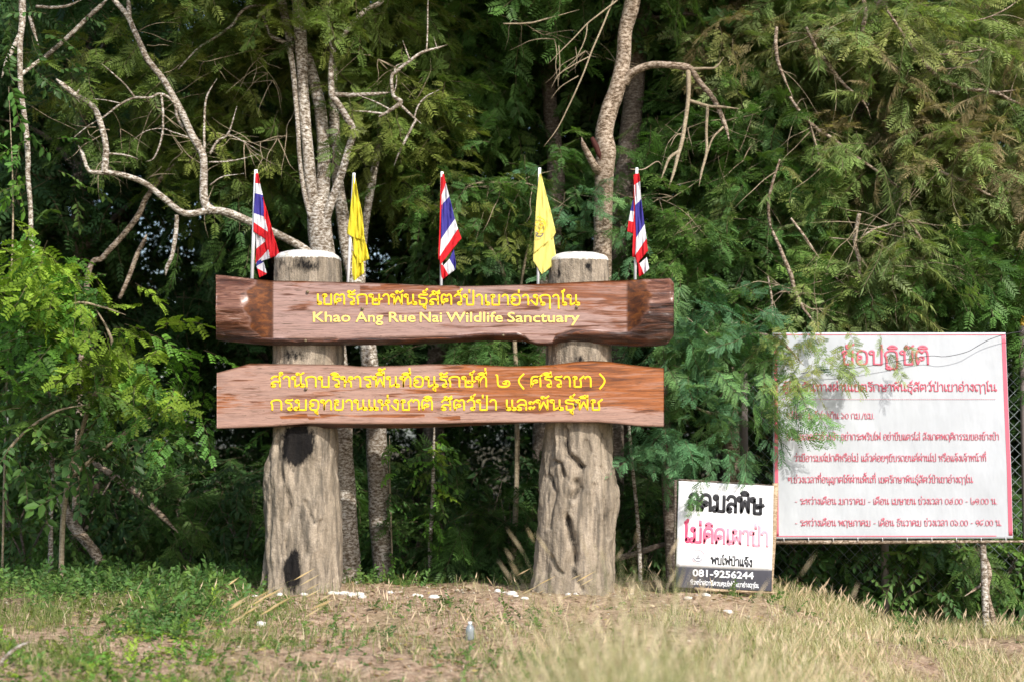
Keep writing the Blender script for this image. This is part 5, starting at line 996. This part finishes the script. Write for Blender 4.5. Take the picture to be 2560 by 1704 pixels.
# ------------------------------------------------------------ understorey shrubs, forest behind
def far_veg(name, n_var, maker, spots, label, cat, group):
    protos = []
    for i, (x, y, rz, sc_, v) in enumerate(spots):
        if v >= len(protos):
            t = thing(name, label(i), cat, (0, 0, 0), group); maker(t, v); protos.append(t)
        else:
            s = protos[v]; t = s.copy(); COL.objects.link(t); t['label'] = label(i)
            for ch in s.children: c = ch.copy(); COL.objects.link(c); c.parent = t
        t.location = (x, y, gz(x, y)-.05); t.rotation_euler = (0, 0, rz); t.scale = (sc_, sc_, sc_)
def mk_shrub(t, v):
    kinds = (('broad', 'deep'), ('feather', 'mid'), ('broad', 'mid'), ('feather', 'deep'))[v]
    tubes('stem', [([Vector((0, 0, 0)), Vector((.1*math.cos(a), .1*math.sin(a), .4)), Vector((.4*math.cos(a), .4*math.sin(a), .95))], [.02, .015, .006], dict(sides=5)) for a in (0, 1.3, 2.5, 3.9, 5.2)], DARK, t)
    foliage('leaves', [blob((0, 0, .62), (.72, .72, .6), 84, kinds[0], kinds[1], (.3, .55), per=6, spread=.16)], t)
spots = []
for i, (dx, dy_, Yq, v, s_) in enumerate([(560, 1330, 2.3, 0, .9), (940, 1330, 2.4, 2, .8), (1060, 1330, 2.0, 3, .9), (1180, 1330, 2.2, 1, 1.0), (1110, 1300, 3.0, 0, 1.2), (980, 1250, 3.6, 3, 1.3), (1200, 1200, 3.4, 3, 1.3), (1480, 1340, 1.6, 0, .7), (1530, 1330, 2.4, 3, 1.1), (1460, 1250, 3, 1, 1.2),
                                        (1850, 1480, 1.6, 0, .9), (1980, 1500, 1.8, 2, 1.1), (2080, 1500, 1.5, 0, 1.0), (2180, 1510, 1.8, 2, 1.1), (2290, 1500, 1.6, 1, 1.1), (2380, 1490, 1.8, 2, 1.2), (2020, 1400, 2.8, 0, 1.4), (2200, 1400, 2.9, 3, 1.5), (2340, 1400, 2.8, 2, 1.4),
                                        (60, 1300, 2.0, 2, .8), (300, 1320, 2.6, 0, 1.0), (430, 1320, 2.1, 1, .8), (560, 1200, 3.4, 3, 1.3), (380, 1150, 3.5, 0, 1.4), (180, 1150, 3.4, 2, 1.4), (30, 1100, 3.2, 0, 1.4), (700, 1250, 3.6, 1, 1.4), (1680, 1340, 2.2, 0, 1.1), (1780, 1400, 2.4, 1, 1.1)]):
    p = dp(dx, dy_, Yq); spots.append((p.x, Yq, i*1.9, s_, v))
spots.sort(key=lambda s: s[4])
_sw = {0: 'dark broad-leaved bush', 1: 'mid-green feathery bush', 2: 'glossy green broad-leaved bush', 3: 'dark feathery bush'}
def shlab(i):
    x, y, _, _, v = spots[i]
    where = 'in the shade behind the two pillars' if -2.7 < x < 1.3 else ('under and behind the white banner' if x > 1.9 else ('behind the small notice' if x >= 1.3 else 'in the shaded thicket below the bare pale limb'))
    return _sw[v]+' '+where
far_veg('bush', 4, mk_shrub, spots, shlab, 'bush', 'bushes along the forest edge')
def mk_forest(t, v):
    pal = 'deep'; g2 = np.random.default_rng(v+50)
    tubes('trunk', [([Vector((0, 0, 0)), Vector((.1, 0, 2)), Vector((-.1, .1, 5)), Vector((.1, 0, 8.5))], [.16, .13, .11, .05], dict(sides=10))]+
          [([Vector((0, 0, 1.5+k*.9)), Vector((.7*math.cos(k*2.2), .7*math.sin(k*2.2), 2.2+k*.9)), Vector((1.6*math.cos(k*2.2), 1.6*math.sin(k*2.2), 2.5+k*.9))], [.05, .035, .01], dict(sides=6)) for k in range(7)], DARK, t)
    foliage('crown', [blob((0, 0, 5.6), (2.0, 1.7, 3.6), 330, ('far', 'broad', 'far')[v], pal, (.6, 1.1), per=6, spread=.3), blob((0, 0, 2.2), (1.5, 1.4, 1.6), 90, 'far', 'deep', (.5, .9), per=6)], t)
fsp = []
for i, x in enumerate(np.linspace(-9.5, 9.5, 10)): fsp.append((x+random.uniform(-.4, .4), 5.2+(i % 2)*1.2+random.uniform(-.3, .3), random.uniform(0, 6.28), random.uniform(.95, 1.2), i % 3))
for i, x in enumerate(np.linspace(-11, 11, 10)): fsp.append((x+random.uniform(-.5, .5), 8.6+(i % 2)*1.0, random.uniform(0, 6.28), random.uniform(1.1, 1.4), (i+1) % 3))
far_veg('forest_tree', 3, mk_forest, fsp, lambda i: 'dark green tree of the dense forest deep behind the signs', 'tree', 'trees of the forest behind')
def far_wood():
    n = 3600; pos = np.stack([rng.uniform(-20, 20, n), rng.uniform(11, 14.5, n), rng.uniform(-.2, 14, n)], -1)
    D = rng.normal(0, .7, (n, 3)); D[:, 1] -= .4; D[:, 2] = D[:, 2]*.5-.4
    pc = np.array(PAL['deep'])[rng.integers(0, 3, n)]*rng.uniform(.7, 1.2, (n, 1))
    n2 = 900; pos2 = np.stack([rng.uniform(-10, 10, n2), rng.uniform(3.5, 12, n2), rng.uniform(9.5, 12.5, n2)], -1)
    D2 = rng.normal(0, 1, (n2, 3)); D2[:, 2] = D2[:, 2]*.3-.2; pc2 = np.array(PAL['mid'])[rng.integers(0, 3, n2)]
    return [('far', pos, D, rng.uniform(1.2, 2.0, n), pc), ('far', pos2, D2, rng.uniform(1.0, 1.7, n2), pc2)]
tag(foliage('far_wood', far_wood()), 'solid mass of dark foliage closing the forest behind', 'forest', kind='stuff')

# ------------------------------------------------------------ grass, weeds, stones, litter
def blades(pos, h, lean, w, col, seg=3, fixed=None):
    n = len(pos); a = rng.uniform(0, 2*np.pi, n) if fixed is None else rng.normal(0, .35, n); d = np.stack([np.cos(a), np.sin(a), 0*a], -1)
    wv = np.stack([np.cos(a+1.57+rng.normal(0, .6, n)), .4*np.sin(a+1.57), 0*a], -1)
    VV = []; prev = None; t = np.linspace(0, 1, seg+1); Q = []
    for i in range(seg+1):
        c = pos+d*(lean*h*t[i]**2)[:, None]+np.array([0, 0, 1.])*(h*(t[i]-.35*lean*t[i]**2))[:, None]; ww = (w*(1-t[i]**1.5)+.0006)[:, None]
        cur = (c-wv*ww, c+wv*ww)
        if prev is not None: Q.append(np.stack([prev[0], prev[1], cur[1], cur[0]], 1))
        prev = cur
    V = np.stack(Q, 1).reshape(-1, 3); C = np.repeat(col, 4*seg, 0); tip = pos+d*(lean*h)[:, None]+np.array([0, 0, 1.])*(h*(1-.35*lean))[:, None]; return V, C, tip, d
def heads(tip, d, L, W_, col):
    """spindle seed heads: two crossed quads each"""
    ax = d*.55+np.array([0, 0, .8]); ax /= np.linalg.norm(ax, axis=1)[:, None]; V = []
    for s in (np.array([1., 0, 0]), np.array([0, 1., .0])):
        sd = np.cross(ax, np.roll(s, 1)+.01); sd /= np.linalg.norm(sd, axis=1)[:, None]
        V.append(np.stack([tip-ax*L[:, None]*.2, tip+ax*L[:, None]*.25+sd*W_[:, None], tip+ax*L[:, None], tip+ax*L[:, None]*.25-sd*W_[:, None]], 1))
    return np.concatenate(V, 0).reshape(-1, 3), np.tile(np.repeat(col, 4, 0), (2, 1))
def pick(cols, n, j=.18): return np.array(cols)[rng.integers(0, len(cols), n)]*rng.uniform(1-j, 1+j, (n, 1))
STRAW = [(.56, .48, .29), (.48, .43, .22), (.62, .54, .37), (.42, .41, .19)]; GREENB = [(.15, .20, .05), (.22, .25, .08), (.10, .15, .03)]
def gather(x0, x1, y0, y1, n, dens):
    x = rng.uniform(x0, x1, n*3); y = rng.uniform(y0, y1, n*3); k = rng.random(n*3) < dens(x, y); x, y = x[k][:n], y[k][:n]
    return np.stack([x, y, ground_z(x, y)-.01], -1)
def grass_obj(name, parts, label):
    V = np.vstack([p[0] for p in parts]); C = np.vstack([p[1] for p in parts]); n = len(V)//4
    tag(mk(name, V, np.arange(n*4).reshape(n, 4), GRASS, tint=C, smooth=False), label, 'grass', kind='stuff')
patch = lambda x, y, f, s: fbm(np.stack([x*f, y*f, 0*x], -1), 3, s)
# tall dry grass close to the road, taller towards the banner side
def dtall(x, y): return np.clip(.14+1.1*sstep(-.6, .9, x), 0, 1)*sstep(.35, .6, patch(x, y, 1.2, 3))
p = gather(-2.8, 3.6, -11.6, -6.4, 42000, dtall); n0 = 3600; pc_ = np.stack([rng.normal(.5, .28, n0), rng.uniform(-9.4, -7.4, n0), np.zeros(n0)], -1); pc_[:, 2] = ground_z(pc_[:, 0], pc_[:, 1])
p = np.vstack([p, pc_]); n = len(p); hh = rng.uniform(.45, 1.0, n)*(.55+.45*sstep(-.8, 1.0, p[:, 0]))*(.75+.5*patch(p[:, 0], p[:, 1], 1.6, 9))*(1-.28*sstep(.9, 1.7, p[:, 0]))*(.9-.25*sstep(-.5, -1.6, p[:, 0]))
hh[-n0:] *= 1.75; hh = hh*rng.choice([.55, .8, 1.0], n, p=[.3, .35, .35])
gp = patch(p[:, 0], p[:, 1], 2.2, 41); V1, C1_, tip, dd = blades(p, hh, np.where(rng.random(n) < .12, rng.uniform(.8, 1.6, n), rng.uniform(.1, .6, n)), rng.uniform(.0009, .0026, n), np.where(rng.random((n, 1)) < (.9-.75*sstep(.45, .62, gp))[:, None], pick(STRAW, n), pick(GREENB, n)))
m = rng.random(n) < .13; V2, C2_ = heads(tip[m], dd[m], rng.uniform(.07, .15, m.sum()), rng.uniform(.003, .006, m.sum()), pick([(.60, .47, .32), (.66, .54, .38)], m.sum()))
fx = [(px, py, Yq, h, ln) for px, py, Yq, h, ln in [(random.uniform(455, 640)*K, 1500*K, random.uniform(-4.2, -2.6), random.uniform(.34, .62), random.uniform(.55, .95)) for _ in range(24)]+[(random.uniform(1100, 1300)*K, 1500*K, random.uniform(-2.5, -.8), random.uniform(.2, .34), .6) for _ in range(8)]]
fp = np.array([tuple(at(a, b, c)) for a, b, c, _, _ in fx]); fp[:, 2] = ground_z(fp[:, 0], fp[:, 1]); fh = np.array([f[3] for f in fx]); fl_ = np.array([f[4] for f in fx])
V3, C3_, tip3, d3 = blades(fp, fh, fl_, np.full(len(fp), .0022), pick([(.34, .34, .12), (.45, .40, .18)], len(fp)), 5, np.array([1., .1, 0]))
V4, C4__ = heads(tip3, d3*2.6+np.array([.2, 0, 0]), rng.uniform(.11, .19, len(fp)), rng.uniform(.005, .0075, len(fp)), pick([(.62, .46, .24), (.56, .44, .26)], len(fp)))
grass_obj('dry_grass', [(V1, C1_), (V2, C2_), (V3, C3_), (V4, C4__)], 'tall straw-coloured dry grass with pale seed heads along the roadside')
# slope in front of and beyond the banner side
def dmid(x, y): return np.clip(sstep(.4, .62, patch(x, y, 1.5, 13))*(.3+.9*sstep(.8, 2.6, x)+.75*sstep(-1.4, -3.2, x))*(.3+.7*sstep(-.9, -2.5, y)+.6*sstep(2.0, 2.8, x)), 0, 1)
p = gather(-6, 7, -6.5, 1.2, 60000, dmid); n = len(p); rt = sstep(.6, 2.8, p[:, 0]); hh = rng.uniform(.07, .30, n)*(.6+.12*rt)
V1, C1_, tip, dd = blades(p, hh, rng.uniform(.2, .9, n), rng.uniform(.0012, .0028, n), np.where(rng.random((n, 1)) < (.36+.36*rt-.30*sstep(-.6, -2.2, p[:, 0]))[:, None], pick(STRAW, n), pick(GREENB, n)))
m = rng.random(n) < .05*sstep(-3, -.5, p[:, 0])+.006; V2, C2_ = heads(tip[m], dd[m], rng.uniform(.06, .12, m.sum()), rng.uniform(.004, .007, m.sum()), pick([(.60, .47, .32)], m.sum()))
grass_obj('mixed_grass', [(V1, C1_), (V2, C2_)], 'short mixed green and dry grass on the earth mound')
# leafy ground cover at the forest edge and as weeds on the mound
def cover(n, dens, x0, x1, y0, y1, Lr, pal):
    p = gather(x0, x1, y0, y1, n, dens); k = len(p); D = rng.normal(0, 1, (k, 3)); D[:, 2] = abs(D[:, 2])*.8+.3
    return ('broad', p, D, rng.uniform(*Lr, k), pick(PAL[pal], k))
fl = [cover(4200, lambda x, y: sstep(.36, .55, patch(x, y, 1.1, 5))*sstep(-2.3, -3.0, x), -7.5, -2.2, -3.2, 3.5, (.10, .26), 'mid'), cover(800, lambda x, y: sstep(.42, .56, patch(x, y, 1.1, 6))*sstep(-1.6, -2.6, x), -7, -1.6, -5.5, -1, (.08, .18), 'bright'), cover(1300, lambda x, y: sstep(.40, .55, patch(x, y, 1.3, 66))*sstep(-1.5, -2.6, x), -7, -1.5, -5.5, -.6, (.07, .16), 'olive'),
      cover(700, lambda x, y: sstep(.4, .55, patch(x, y, 1.6, 7)), -3, 3, .5, 2.2, (.10, .24), 'mid'), cover(420, lambda x, y: sstep(.50, .60, patch(x, y, 1.3, 17)), -3.5, 1.5, -5.5, -1.0, (.07, .16), 'mid'), cover(300, lambda x, y: sstep(.45, .6, patch(x, y, 1.3, 18)), 2, 6, -1.5, 1.5, (.08, .2), 'mid')]
tag(foliage('ground_cover', fl, roll=.6), 'low green weeds covering the forest edge and dotting the mound', 'weeds', kind='stuff')
# fallen leaves
ll = gather(-6, 6.5, -6.5, 1.0, 5200, lambda x, y: .25+.75*sstep(.4, .6, patch(x, y, 1.7, 23))); k = len(ll); a_ = rng.uniform(0, 6.28, k); L_ = rng.uniform(.03, .075, k)
dv = np.stack([np.cos(a_), np.sin(a_), rng.normal(0, .25, k)], -1); sv = np.stack([-np.sin(a_), np.cos(a_), rng.normal(0, .35, k)], -1)
ll[:, 2] += .022; VL = np.stack([ll, ll+dv*L_[:, None]*.4+sv*L_[:, None]*.24, ll+dv*L_[:, None], ll+dv*L_[:, None]*.4-sv*L_[:, None]*.24], 1).reshape(-1, 3)
tag(mk('leaf_litter', VL, np.arange(4*k).reshape(k, 4), GRASS, tint=np.repeat(pick([(.30, .19, .10), (.42, .30, .18), (.52, .42, .28), (.2, .12, .06), (.40, .33, .12)], k), 4, 0), smooth=False), 'dry brown fallen leaves scattered over the mound', 'leaves', kind='stuff')
gp_ = gather(-5.5, 4, -6, .6, 2600, lambda x, y: .2+.8*sstep(-1.8, -.3, y)); k = len(gp_); oc = np.array([(1, 0, 0), (0, 1, 0), (-1, 0, 0), (0, -1, 0), (0, 0, .7), (0, 0, -.7)], float); of = np.array([(0, 1, 4), (1, 2, 4), (2, 3, 4), (3, 0, 4), (1, 0, 5), (2, 1, 5), (3, 2, 5), (0, 3, 5)])
sz = rng.uniform(.006, .02, k)*rng.choice([.7, 1, 1.5], k, p=[.6, .3, .1]); VG = gp_[:, None]+np.array([0, 0, .014])+oc[None]*sz[:, None, None]*rng.uniform(.6, 1.3, (k, 6, 1)); FG = (of[None]+6*np.arange(k)[:, None, None]).reshape(-1, 3)
tag(mk('gravel', VG.reshape(-1, 3), FG, GRASS, tint=np.repeat(pick([(.45, .34, .25), (.34, .25, .18), (.58, .5, .42), (.24, .17, .12)], k), 6, 0), smooth=False), 'small pebbles and clods lying on the bare mound', 'gravel', kind='stuff')
# stones and litter
import bmesh
STONE = mat('white_stone', (.5, .47, .42), .9); n_ = N(STONE); n_.base(n_.ramp(n_.noise(n_.coord(), 25, 4), [(.35, (.42, .36, .29)), (.6, (.72, .69, .64))]))
def stone_mesh(seed):
    bm = bmesh.new(); bmesh.ops.create_icosphere(bm, subdivisions=2, radius=1)
    for v in bm.verts: v.co *= .8+.5*float(fbm(np.array(v.co)*1.3+seed*7, 2, seed)); v.co.z *= .6
    me = bpy.data.meshes.new('stone'); bm.to_mesh(me); bm.free(); me.materials.append(STONE); return me
sm = [stone_mesh(i) for i in range(5)]
st_spots = [(640, 1477, .03), (700, 1480, .035), (760, 1484, .03), (830, 1480, .04), (843, 1482, .035), (862, 1482, .04), (880, 1486, .045), (898, 1484, .04), (905, 1490, .035), (975, 1479, .03), (1040, 1486, .03), (1052, 1488, .03), (1086, 1492, .045), (1245, 1470, .035), (1262, 1478, .03), (1280, 1483, .045), (1290, 1488, .03), (1312, 1494, .03), (1420, 1480, .03), (1440, 1482, .025), (1580, 1478, .03), (1765, 1487, .04), (1720, 1494, .035), (652, 1560, .045), (1820, 1529, .04)]
def ground_hit(px, py):
    a = at(px, py, -2); d = a-Vector((0, CY, CZ)); last = None
    for t in np.arange(.55, 1.6, .002):
        q = Vector((0, CY, CZ))+d*float(t)
        if q.z <= gz(q.x, q.y): return q
    return a
for i, (x, y, r) in enumerate(st_spots):
    q = ground_hit(x, y+3) if y > 1478 else None
    if q is None or q.y > -.36: 
        q = at(x, y, -.45); q.z = gz(q.x, -.45)
    o = bpy.data.objects.new('stone', sm[i % 5]); COL.objects.link(o); o.location = (q.x, q.y, q.z+r*.25); o.scale = (r*1.25, r, r); o.rotation_euler = (0, 0, i*1.3)
    big = {23: 'lone white stone low on the slope below the first pillar', 24: 'lone white stone on the slope before the banner', 21: 'white stone in the thin grass under the small notice'}
    tag(o, big.get(i, 'small whitish stone strewn along the crest at the feet of the pillars'), 'stone', 'white stones on the mound')
q = ground_hit(1175, 1600)
bt = thing('bottle', 'small clear plastic bottle standing in the grass on the mound slope', 'bottle', tuple(q)); PET = mat('clear_plastic', (.40, .45, .47), .15, .5); PET.node_tree.nodes['Principled BSDF'].inputs['Transmission Weight'].default_value = .5
def lathe(name, prof, m, parent):
    rr_ = np.array([[(q.x+r*math.cos(a), q.y+r*math.sin(a), q.z+z) for a in np.arange(14)*2*math.pi/14] for r, z in prof]); k = np.arange(len(prof)*14).reshape(-1, 14)
    mk(name, rr_, np.stack([k[:-1], np.roll(k[:-1], -1, 1), np.roll(k[1:], -1, 1), k[1:]], -1).reshape(-1, 4), m, parent)
lathe('bottle_body', [(.001, 0), (.033, .002), (.036, .02), (.034, .05), (.036, .06), (.036, .09), (.026, .115), (.014, .128), (.013, .136)], PET, bt); lathe('bottle_cap', [(.016, .135), (.016, .15), (.001, .151)], mat('bottle_cap_plastic', (.8, .82, .85), .4), bt)
